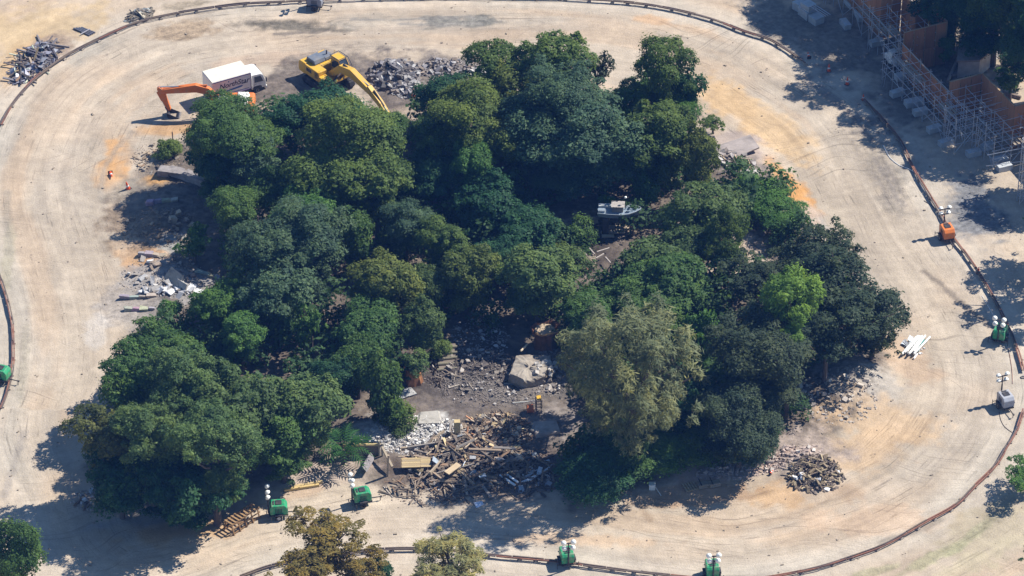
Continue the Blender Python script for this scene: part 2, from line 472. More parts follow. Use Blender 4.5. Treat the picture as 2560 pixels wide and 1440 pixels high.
# soil colours, the scaffold yard's darkened to deepen its shade: photo point, radii in photo pixels, tilt (deg), colour, strength, edge roughness
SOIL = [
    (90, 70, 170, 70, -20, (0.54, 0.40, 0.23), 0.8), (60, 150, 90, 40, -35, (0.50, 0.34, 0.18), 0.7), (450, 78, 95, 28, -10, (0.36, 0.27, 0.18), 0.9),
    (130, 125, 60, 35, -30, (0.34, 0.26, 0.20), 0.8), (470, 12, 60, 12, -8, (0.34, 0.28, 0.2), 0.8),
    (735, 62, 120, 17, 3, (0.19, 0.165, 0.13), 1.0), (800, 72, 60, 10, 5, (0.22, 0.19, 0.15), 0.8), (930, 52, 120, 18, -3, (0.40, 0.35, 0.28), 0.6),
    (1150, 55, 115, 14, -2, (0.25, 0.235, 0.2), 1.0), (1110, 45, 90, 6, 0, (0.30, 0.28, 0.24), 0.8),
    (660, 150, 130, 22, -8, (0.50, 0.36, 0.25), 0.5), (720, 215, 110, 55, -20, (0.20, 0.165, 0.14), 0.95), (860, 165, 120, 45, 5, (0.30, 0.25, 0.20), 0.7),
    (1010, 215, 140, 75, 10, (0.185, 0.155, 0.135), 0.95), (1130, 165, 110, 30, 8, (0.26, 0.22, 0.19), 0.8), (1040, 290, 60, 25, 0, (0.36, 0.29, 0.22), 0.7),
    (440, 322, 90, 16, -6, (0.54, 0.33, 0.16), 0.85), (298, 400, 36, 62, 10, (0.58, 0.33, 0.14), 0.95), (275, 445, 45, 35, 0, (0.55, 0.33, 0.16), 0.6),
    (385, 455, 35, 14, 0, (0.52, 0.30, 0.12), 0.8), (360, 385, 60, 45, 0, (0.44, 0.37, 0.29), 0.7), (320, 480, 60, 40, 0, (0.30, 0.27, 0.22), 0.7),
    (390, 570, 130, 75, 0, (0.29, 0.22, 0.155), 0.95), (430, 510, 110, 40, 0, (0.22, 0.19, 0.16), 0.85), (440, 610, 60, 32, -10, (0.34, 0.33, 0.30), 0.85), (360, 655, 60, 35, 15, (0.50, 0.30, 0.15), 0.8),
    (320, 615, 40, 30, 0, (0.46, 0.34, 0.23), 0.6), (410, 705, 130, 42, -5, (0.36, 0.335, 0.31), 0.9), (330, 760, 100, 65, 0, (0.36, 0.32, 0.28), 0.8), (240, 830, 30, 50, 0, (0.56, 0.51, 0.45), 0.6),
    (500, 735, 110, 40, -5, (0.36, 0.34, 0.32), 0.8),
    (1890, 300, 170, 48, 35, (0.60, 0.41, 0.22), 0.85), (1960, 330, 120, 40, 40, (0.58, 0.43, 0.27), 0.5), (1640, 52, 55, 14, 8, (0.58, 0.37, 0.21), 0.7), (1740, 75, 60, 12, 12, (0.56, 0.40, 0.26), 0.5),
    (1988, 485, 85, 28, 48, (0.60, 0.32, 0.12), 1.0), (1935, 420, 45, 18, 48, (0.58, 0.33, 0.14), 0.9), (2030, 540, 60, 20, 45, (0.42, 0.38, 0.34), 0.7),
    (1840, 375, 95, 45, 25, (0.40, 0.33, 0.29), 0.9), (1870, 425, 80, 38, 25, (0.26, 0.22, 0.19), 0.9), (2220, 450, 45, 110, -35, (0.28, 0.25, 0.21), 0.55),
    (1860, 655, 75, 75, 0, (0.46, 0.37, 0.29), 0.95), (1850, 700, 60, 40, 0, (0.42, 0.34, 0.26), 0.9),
    (2080, 90, 230, 90, 25, (0.25, 0.22, 0.185), 0.85), (2290, 200, 150, 180, 45, (0.25, 0.22, 0.19), 0.9), (2430, 530, 75, 85, -20, (0.25, 0.25, 0.25), 0.98),  # first two: scaffold yard earth, colour darkened to deepen the shade there
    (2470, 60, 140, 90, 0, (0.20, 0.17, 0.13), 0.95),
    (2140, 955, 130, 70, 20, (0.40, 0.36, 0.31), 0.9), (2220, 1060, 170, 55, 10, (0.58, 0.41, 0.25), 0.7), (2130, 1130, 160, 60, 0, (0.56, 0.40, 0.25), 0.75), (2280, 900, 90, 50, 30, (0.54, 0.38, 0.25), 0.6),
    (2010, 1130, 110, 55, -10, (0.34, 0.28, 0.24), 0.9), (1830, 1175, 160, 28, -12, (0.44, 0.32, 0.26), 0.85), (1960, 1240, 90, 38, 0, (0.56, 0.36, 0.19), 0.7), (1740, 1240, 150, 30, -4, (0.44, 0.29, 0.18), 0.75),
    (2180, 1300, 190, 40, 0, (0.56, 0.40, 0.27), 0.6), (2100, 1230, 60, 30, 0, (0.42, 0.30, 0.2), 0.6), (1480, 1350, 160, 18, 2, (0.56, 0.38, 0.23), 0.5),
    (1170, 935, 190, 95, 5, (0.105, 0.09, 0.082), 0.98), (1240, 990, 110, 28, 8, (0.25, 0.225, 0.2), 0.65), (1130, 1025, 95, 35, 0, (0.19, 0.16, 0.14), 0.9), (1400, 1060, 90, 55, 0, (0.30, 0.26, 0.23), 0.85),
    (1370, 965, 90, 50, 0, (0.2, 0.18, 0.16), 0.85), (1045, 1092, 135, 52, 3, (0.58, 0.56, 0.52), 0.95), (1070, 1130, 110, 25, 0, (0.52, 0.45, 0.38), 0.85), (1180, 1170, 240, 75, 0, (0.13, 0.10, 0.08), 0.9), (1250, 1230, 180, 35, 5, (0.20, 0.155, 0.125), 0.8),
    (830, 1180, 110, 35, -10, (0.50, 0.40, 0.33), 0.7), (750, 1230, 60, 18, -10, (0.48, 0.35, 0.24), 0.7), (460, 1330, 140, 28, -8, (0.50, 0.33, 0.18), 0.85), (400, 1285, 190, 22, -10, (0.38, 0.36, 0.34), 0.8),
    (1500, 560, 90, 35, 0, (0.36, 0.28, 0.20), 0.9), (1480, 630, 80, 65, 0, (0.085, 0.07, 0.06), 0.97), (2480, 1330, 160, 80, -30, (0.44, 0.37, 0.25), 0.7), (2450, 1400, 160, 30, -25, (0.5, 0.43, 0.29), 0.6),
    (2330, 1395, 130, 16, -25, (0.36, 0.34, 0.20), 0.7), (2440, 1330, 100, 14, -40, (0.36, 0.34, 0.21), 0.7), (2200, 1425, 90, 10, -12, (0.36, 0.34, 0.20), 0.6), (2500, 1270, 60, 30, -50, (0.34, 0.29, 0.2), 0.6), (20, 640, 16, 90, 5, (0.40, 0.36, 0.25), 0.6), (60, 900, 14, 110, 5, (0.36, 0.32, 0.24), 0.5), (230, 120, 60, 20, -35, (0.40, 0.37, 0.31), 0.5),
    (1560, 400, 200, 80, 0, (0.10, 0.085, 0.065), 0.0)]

RUTS = [([(2308, 678), (2345, 705), (2390, 745), (2435, 785), (2485, 822)], 0.30, (0.20, 0.165, 0.13), 0.9),
        ([(2190, 400), (2215, 440), (2240, 490), (2262, 515)], 0.3, (0.2, 0.175, 0.15), 0.75), ([(2205, 395), (2232, 445), (2255, 485)], 0.25, (0.2, 0.175, 0.15), 0.75), ([(2180, 430), (2205, 465), (2225, 510)], 0.25, (0.22, 0.19, 0.16), 0.7),
        ([(2050, 215), (2100, 255), (2140, 300), (2180, 350)], 0.3, (0.22, 0.19, 0.17), 0.7), ([(2010, 190), (2060, 240), (2100, 270)], 0.3, (0.22, 0.19, 0.17), 0.6),
        ([(1700, 30), (1800, 60), (1900, 95), (1990, 140)], 0.25, (0.3, 0.27, 0.23), 0.6), ([(1780, 55), (1840, 75), (1930, 112)], 0.22, (0.26, 0.24, 0.21), 0.6),
        ([(880, 48), (980, 50), (1090, 44), (1180, 42)], 0.22, (0.24, 0.22, 0.19), 0.8), ([(1000, 60), (1090, 62), (1200, 58)], 0.22, (0.24, 0.22, 0.19), 0.8),
        ([(620, 60), (700, 68), (780, 76), (830, 72)], 0.35, (0.15, 0.13, 0.10), 0.9), ([(690, 85), (760, 82), (820, 76)], 0.3, (0.14, 0.12, 0.1), 0.8),
        ([(715, 152), (745, 160), (760, 170)], 0.3, (0.14, 0.11, 0.09), 0.8), ([(2205, 1352), (2290, 1330), (2350, 1300)], 0.35, (0.24, 0.21, 0.17), 0.7),
        ([(330, 330), (290, 370), (262, 420), (250, 480)], 0.3, (0.26, 0.23, 0.19), 0.6), ([(1590, 1240), (1610, 1280), (1625, 1300)], 0.3, (0.33, 0.24, 0.16), 0.6),
        ([(20, 480), (16, 560), (24, 640)], 0.35, (0.28, 0.25, 0.2), 0.5), ([(60, 1080), (30, 1180), (10, 1240)], 0.35, (0.27, 0.24, 0.21), 0.5)]
def build_ground():
    fx = np.arange(-61, 61.01, 0.25); fy = np.arange(-48, 60.01, 0.25)
    far = np.array([1.5, 4, 9, 18, 35, 70, 140, 280, 560, 1100, 2200])
    xs = np.concatenate([(fx[0] - far)[::-1], fx, fx[-1] + far])
    ys = np.concatenate([(fy[0] - far)[::-1], fy, fy[-1] + far])
    X, Y = np.meshgrid(xs, ys)
    nx, ny = len(xs), len(ys)
    dS, _ = nearest_on(SHORE, X, Y)
    dS = np.where(inside(SHORE, X, Y), dS, -dS)
    dR, sR = nearest_on(RAILC, X, Y)
    inR = inside(RAILC, X, Y)
    Z = gz_arr(X, Y, dS)
    # photo coordinates of every ground point, used only to look up the soil table
    q = np.stack([X - CAMPOS[0], Y - CAMPOS[1], -CAMPOS[2] + 0 * X], -1)
    w = q @ CF
    U = 1280 + FPX * q[..., 0] / w
    Vv = 720 - FPX * (q @ CU) / w
    far_m = (np.abs(X) > 80) | (np.abs(Y) > 80)
    wob = (fbm(X * 0.35, Y * 0.35, 50, 5) - 0.5)
    wob2 = (fbm(X * 1.3, Y * 1.3, 77, 4) - 0.5)
    C = np.ones(X.shape + (3,)) * SAND
    big = fbm(X * 0.06, Y * 0.06, 12, 4)
    C = C * (0.90 + 0.22 * big)[..., None]
    warm = sstep(0.45, 0.7, fbm(X * 0.09 + 7, Y * 0.09, 23, 5))[..., None]
    C = C * (1 - warm * 0.5) + np.array([0.46, 0.35, 0.245]) * warm * 0.5
    st = fbm(sR * 0.045, dR * 0.28, 61, 4)
    C = C * (0.88 + 0.24 * st)[..., None]
    gy = sstep(0.5, 0.68, fbm(sR * 0.06 + 40, dR * 0.35, 71, 5))[..., None]
    C = C * (1 - gy * 0.32) + np.array([0.30, 0.265, 0.22]) * gy * 0.32
    og = sstep(0.56, 0.72, fbm(sR * 0.05 + 9, dR * 0.3 + 5, 83, 5))[..., None]
    C = C * (1 - og * 0.33) + np.array([0.46, 0.32, 0.20]) * og * 0.33
    # bank strip beside the rail: paler dried silt
    pale = (sstep(3.2, 0.6, dR) * np.where(inR, 1.0, 0.8))[..., None]
    C = C * (1 - 0.45 * pale) + np.array([0.46, 0.425, 0.36]) * 0.45 * pale
    # the island itself: leaf litter and dark soil
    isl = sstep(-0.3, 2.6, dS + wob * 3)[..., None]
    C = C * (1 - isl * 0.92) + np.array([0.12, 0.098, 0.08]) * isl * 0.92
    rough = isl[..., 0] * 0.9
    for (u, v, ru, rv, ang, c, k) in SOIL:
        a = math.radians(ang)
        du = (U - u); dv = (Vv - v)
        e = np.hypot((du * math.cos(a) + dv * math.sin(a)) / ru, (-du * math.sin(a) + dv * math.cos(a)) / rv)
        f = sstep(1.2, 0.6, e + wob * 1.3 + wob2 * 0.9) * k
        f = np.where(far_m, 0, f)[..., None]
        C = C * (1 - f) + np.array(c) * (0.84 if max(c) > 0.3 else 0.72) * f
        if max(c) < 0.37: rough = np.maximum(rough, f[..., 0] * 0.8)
    # drag marks and wheel ruts that cross the river bed
    for pts, wd, c, k in RUTS:
        L2 = np.array([W0(u, v)[:2] for u, v in pts])
        bd = np.full(X.shape, 1e9)
        for i in range(len(L2) - 1):
            a_, b_ = L2[i], L2[i + 1]; dd = b_ - a_; t = np.clip(((X - a_[0]) * dd[0] + (Y - a_[1]) * dd[1]) / (dd @ dd), 0, 1)
            bd = np.minimum(bd, np.hypot(X - a_[0] - t * dd[0], Y - a_[1] - t * dd[1]))
        f = (sstep(wd * 1.6, wd * 0.4, bd + wob2 * 0.5) * k)[..., None]
        C = C * (1 - f) + np.array(c) * f
    mask = np.where(inR, sstep(0.5, -1.5, dS), 0.55) * sstep(120, 60, np.hypot(X, Y))
    V = np.stack([X, Y, Z], -1).reshape(-1, 3)
    idx = np.arange(nx * ny).reshape(ny, nx)
    quads = np.stack([idx[:-1, :-1], idx[:-1, 1:], idx[1:, 1:], idx[1:, :-1]], -1).reshape(-1, 4)
    col4 = np.concatenate([C, np.ones(C.shape[:2] + (1,))], -1).reshape(-1, 4)
    flow = np.stack([sR, dR, mask], -1).reshape(-1, 3)
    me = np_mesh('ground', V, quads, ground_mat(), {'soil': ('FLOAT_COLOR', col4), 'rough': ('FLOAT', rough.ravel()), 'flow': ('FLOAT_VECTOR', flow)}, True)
    o = place('ground', me)
    tag(o, 'pale sandy floor of the drained river around the wooded island', kind='structure')
build_ground()

# ------------------------------------------------------------------ guide rails ringing the drained river
POST_MESH = MB().box(-0.17, 0.17, -0.24, 0.18, -0.3, 0.14).box(-0.06, 0.06, -0.14, 0.14, 0.14, 0.26).mesh('rail_support', M_slab)
def guide_rail(px, label, post_step=2.3, red=True):
    pts = catmull([W0(u, v, 0.4)[:2] for u, v in px], 0.6)
    o3 = (float(pts[0][0]), float(pts[0][1]), gz(*pts[0]))
    root = empty('guide_rail', o3, 0, label, 'rail', 'guide rails round the river bed')
    T = np.gradient(pts, axis=0); T /= np.linalg.norm(T, axis=1)[:, None]
    Nn = np.stack([-T[:, 1], T[:, 0]], 1)
    base = np.array([gz(*p) for p in pts])
    k = np.ones(9) / 9
    base = np.convolve(np.pad(base, 4, 'edge'), k, 'valid')
    jit = (vnoise(np.arange(len(pts)) * 0.2, 0 * pts[:, 0], int(abs(px[0][0])) + 3) - 0.5) * 0.10
    rng = random.Random(len(px) * 7 + int(abs(px[0][0])))
    for side in (0.085, -0.085):
        i0 = 0
        while i0 < len(pts) - 2:
            i1 = min(len(pts) - 1, i0 + rng.choice((4, 5, 6)))
            off = rng.uniform(-0.035, 0.035); dz0 = rng.uniform(-0.03, 0.03); V = []; Q = []
            for n_, i in enumerate(range(i0, i1 + 1)):
                sh = T[i] * (0.03 if n_ == 0 else (-0.03 if i == i1 else 0))
                for (dw, dz) in ((-0.055, 0.26), (0.055, 0.26), (0.055, 0.38), (-0.055, 0.38)):
                    c = pts[i] + sh + Nn[i] * (side + dw + jit[i] + off)
                    V.append((c[0] - o3[0], c[1] - o3[1], base[i] + dz + dz0 - o3[2]))
                if n_:
                    a = (n_ - 1) * 4; b = n_ * 4
                    for e in range(4): Q.append((a + e, a + (e + 1) % 4, b + (e + 1) % 4, b + e))
            Q.append((0, 3, 2, 1)); e = (i1 - i0) * 4; Q.append((e, e + 1, e + 2, e + 3))
            mb = MB(); mb.add(V, Q); mb.build('rail', M_rust if (red and side > 0) or rng.random() < 0.2 else M_rail2, root)
            i0 = i1
    d = 0.0; nxt = 0.5
    for i in range(1, len(pts)):
        d += np.linalg.norm(pts[i] - pts[i - 1])
        if d >= nxt:
            nxt += post_step * rng.uniform(0.75, 1.25)
            place('rail_support', POST_MESH, root, (pts[i][0] - o3[0], pts[i][1] - o3[1], base[i] - o3[2]), (0, 0, math.atan2(T[i][1], T[i][0])))
    return root
guide_rail(RAIL_PX[0:8], 'rust edged guide rail curving along the left edge of the photo')
guide_rail(RAIL_PX[10:25], 'long low guide rail curving past the scrap heaps at the upper left', red=False)
guide_rail(RAIL_PX[24:32], 'dark guide rail running from the top edge to the orange cones', red=False)
guide_rail(RAIL_PX[33:46], 'reddish guide rail running behind the orange light tower')
guide_rail(RAIL_PX[47:58], 'rusty guide rail sweeping round the lower right corner')
guide_rail(RAIL_PX[57:71], 'guide rail along the bottom edge behind the two bottom light towers', red=False)

# ================================================================== trees
def unit_dirs(rng, n):
    d = rng.normal(size=(n, 3)); return d / np.linalg.norm(d, axis=1)[:, None]

def crown_mesh(name, R, kind, seed):
    """foliage for a crown of about R metres, stored in units of R; returns mesh and clump centres"""
    rng = np.random.default_rng(seed)
    K = dict(oak=(64, 0.18, 0.35, 0.20, 1.6), dense=(48, 0.24, 0.40, 0.185, 1.6), sparse=(60, 0.14, 0.25, 0.19, 1.15),
             droop=(62, 0.13, 0.24, 0.22, 1.2), pine=(44, 0.2, 0.3, 0.26, 2.2), bush=(18, 0.30, 0.5, 0.2, 1.7), loose=(84, 0.15, 0.28, 0.20, 1.35))[kind]
    nl, r0, r1, leaf, dens = K
    if R > 4: nl = int(nl * 1.5); r0 *= 0.85; r1 *= 0.85
    if R < 2: nl = int(nl * 0.6); r0 *= 1.15; r1 *= 1.15
    d = unit_dirs(rng, nl * 3); d = d[d[:, 2] > -0.55][:nl]
    rad = rng.uniform(0.42, 0.9, len(d)) ** 0.8
    nlead = 1 if kind in ('bush', 'pine', 'droop') else (3 if R < 2 else 5)
    la_ = rng.uniform(0, 6.28) + np.arange(nlead) * 6.283 / nlead + rng.uniform(-0.5, 0.5, nlead)
    lr = rng.uniform(0.15, 0.55, nlead) * (nlead > 1)
    lead = np.stack([np.cos(la_) * lr, np.sin(la_) * lr, rng.uniform(-0.25, 0.42, nlead) * (nlead > 1)], 1)
    lsz = rng.uniform(0.42, 0.72, nlead) if nlead > 1 else np.ones(1)
    li = rng.integers(0, nlead, len(d))
    c = lead[li] + d * rad[:, None] * lsz[li][:, None] * np.array([1, 1, 1.05])
    r = rng.uniform(r0, r1, len(d)) * (0.75 + 0.35 * lsz[li])
    ext = rng.random(len(d)) < 0.36
    c[ext] *= rng.uniform(1.05, 1.38, ext.sum())[:, None]; r[ext] *= 0.55
    if kind not in ('sparse', 'pine', 'loose', 'droop'):
        ci = unit_dirs(rng, 3) * rng.uniform(0.1, 0.4, 3)[:, None]; c = np.concatenate([c, ci]); r = np.concatenate([r, rng.uniform(0.32, 0.44, 3)])
    # secondary clumps on each clump
    cs = [c]; rs = [r]; own = [np.arange(len(c))]
    for k in range(len(c)):
        m = 5
        dd = unit_dirs(rng, m); dd[:, 2] = np.abs(dd[:, 2]) * 0.8 - 0.15
        cs.append(c[k] + dd * r[k] * rng.uniform(0.7, 1.15, m)[:, None]); rs.append(r[k] * rng.uniform(0.22, 0.55, m)); own.append(np.full(m, k))
    C = np.concatenate(cs); Rr = np.concatenate(rs); own = np.concatenate(own)
    leaf_u = leaf / R
    area = 4 * math.pi * Rr ** 2
    n = np.maximum(6, (area * dens / (leaf_u * leaf_u * 0.55)).astype(int))
    n = (n * 0.62).astype(int)
    which = np.repeat(np.arange(len(C)), n)
    D = unit_dirs(rng, len(which))
    D[:, 2] = np.where(D[:, 2] < -0.45, -D[:, 2], D[:, 2])
    if kind == 'droop': D = D * np.array([0.85, 0.85, 1.7])
    P = C[which] + D * (Rr[which] * (rng.uniform(0.62, 1.08, len(which)) + np.where(rng.random(len(which)) < 0.24, rng.uniform(0.05, 0.55, len(which)), 0)))[:, None]
    keep = np.ones(len(P), bool)
    for k in range(len(C)):
        q = np.linalg.norm(P - C[k], axis=1) < Rr[k] * 0.72
        keep &= ~(q & (which != k))
    P = P[keep]; D = D[keep]; which = which[keep]
    N_ = len(P)
    rad_d = P / (np.linalg.norm(P, axis=1)[:, None] + 1e-6)
    nrm = 0.7 * D + 0.25 * rad_d + 0.65 * rng.normal(size=(N_, 3)) * 0.6 + np.array([0, 0, 0.42])
    nrm /= np.linalg.norm(nrm, axis=1)[:, None]
    t = rng.normal(size=(N_, 3)); la, wa = 1.0, 0.58
    if kind == 'droop':
        t = np.array([0, 0, -1.0]) + 0.45 * rng.normal(size=(N_, 3)) + 0.25 * D; la, wa = 1.7, 0.30
    if kind == 'pine':
        t = D + 0.5 * rng.normal(size=(N_, 3)) + np.array([0, 0, 0.3]); la, wa = 1.25, 0.34
    t -= nrm * (t * nrm).sum(1)[:, None]; t /= np.linalg.norm(t, axis=1)[:, None] + 1e-9
    b = np.cross(nrm, t)
    s = leaf_u * np.clip(np.exp(rng.normal(size=N_) * 0.38), 0.45, 2.1)[:, None]
    V = np.empty((N_, 4, 3))
    V[:, 0] = P - t * s * 0.5 * la; V[:, 1] = P + b * s * 0.5 * wa
    V[:, 2] = P + t * s * 0.5 * la; V[:, 3] = P - b * s * 0.5 * wa
    lobe_v = rng.uniform(0.12, 0.88, len(c))
    lv = np.clip(lobe_v[own[which]] + rng.normal(size=N_) * 0.22, 0, 1)
    quads = np.arange(N_ * 4).reshape(-1, 4)
    me = np_mesh(name, V.reshape(-1, 3), quads, M_leaf, {'lv': ('FLOAT', np.repeat(lv, 4))})
    return me, c

CROWNS = {}
def get_crown(kind, R, i):
    cls = 1.6 if R < 2.1 else (3.0 if R < 3.9 else 5.0)
    nvar = 4 if (kind in ('oak', 'dense') and cls == 3.0) else (3 if kind == 'oak' else (2 if kind in ('sparse', 'loose', 'dense') else 1))
    key = (kind, cls, i % nvar)
    if key not in CROWNS:
        CROWNS[key] = crown_mesh('crown_' + kind, cls, kind, 100 + len(CROWNS) * 7)
    return CROWNS[key]

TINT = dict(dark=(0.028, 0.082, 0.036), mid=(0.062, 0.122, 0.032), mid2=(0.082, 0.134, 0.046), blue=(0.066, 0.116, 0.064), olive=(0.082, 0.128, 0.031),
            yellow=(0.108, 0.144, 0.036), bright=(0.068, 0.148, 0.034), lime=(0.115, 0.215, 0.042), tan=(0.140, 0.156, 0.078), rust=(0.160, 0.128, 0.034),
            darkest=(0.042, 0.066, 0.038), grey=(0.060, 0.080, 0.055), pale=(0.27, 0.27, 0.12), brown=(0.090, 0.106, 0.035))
TREE_N = [0]
def tree(u, v, hw, hh, kind, tint, hc, label, group='trees on the island', name='tree', cat='tree'):
    i = TREE_N[0]; TREE_N[0] += 1
    rng = random.Random(i * 13 + 5)
    s = 26.0 * (1 - (720 - v) / 720 * 0.085)
    a = hw / s
    b = math.sqrt(max((hh / s) ** 2 - (a * 0.588) ** 2, (0.45 * a) ** 2)) / 0.809
    if kind in ('oak', 'dense', 'loose') and b < (0.95 if kind == 'loose' else 0.8) * a:      # keep the top where it is and let the crown hang lower
        b2 = (0.95 if kind == 'loose' else 0.8) * a
        v += s * math.sqrt((a * 0.588) ** 2 + (b2 * 0.809) ** 2) - hh
        b = b2
    hc = max(hc, b * 0.85 + (0.2 if cat == 'bush' else 0.8))
    p = W0(u, v, hc)
    g = gz(p[0], p[1])
    root = empty(name, (p[0], p[1], g), 0, label, cat, group)
    me, lobes = get_crown(kind, a, i)
    rz = rng.uniform(0, 6.28)
    base = TINT[tint]
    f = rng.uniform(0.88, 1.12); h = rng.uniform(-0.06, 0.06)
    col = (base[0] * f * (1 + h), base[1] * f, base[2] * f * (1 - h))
    zc = hc - g
    ax = rng.uniform(0.98, 1.16); ay = rng.uniform(0.98, 1.16)
    place('crown', me, root, (0, 0, zc), (0, 0, rz), (a * ax, a * ay, b * 1.04), col)
    if (kind in ('oak', 'dense', 'droop', 'loose') or 'white pipes' in label or group != 'trees on the island') and cat == 'tree' and (zc - b * 0.8 > 0.9 or 'white pipes' in label):
        k = 0.7 if kind == 'droop' else 0.74
        half = (zc - b * 0.2) * 0.36
        me2, _ = get_crown(kind, a * 0.9, i + 1)
        place('lower_foliage', me2, root, (0, 0, zc - b * 0.2 - half), (0, 0, rz + 2.0), (a * k, a * k, half), col)
    mb = MB()
    tr = 0.05 + 0.035 * a + 0.012 * zc
    lean = Vector((rng.uniform(-0.3, 0.3), rng.uniform(-0.3, 0.3), 0)) * min(1, a / 3)
    z1 = max(zc - b * 0.55, zc * 0.35)
    fork = Vector((0, 0, z1)) + lean
    mb.tube((0, 0, -0.3), lean * 0.5 + Vector((0, 0, z1 * 0.5)), tr * 1.25, tr * 0.95, 7)
    mb.tube(lean * 0.5 + Vector((0, 0, z1 * 0.5)), fork, tr * 0.95, tr * 0.8, 7)
    ca, sa = math.cos(rz), math.sin(rz)
    for L_ in rng.sample(list(map(tuple, lobes)), min(16 if kind in ('sparse', 'loose', 'droop') else 8, len(lobes))):
        q = Vector(((L_[0] * ca - L_[1] * sa) * a, (L_[0] * sa + L_[1] * ca) * a, zc + L_[2] * b))
        mid = fork.lerp(q, 0.5) + Vector((0, 0, -0.08 * a))
        mb.tube(fork, mid, tr * 0.55, tr * 0.36, 5); mb.tube(mid, q, tr * 0.36, tr * 0.12, 5)
    mb.build('trunk', M_bark, root)
    return root

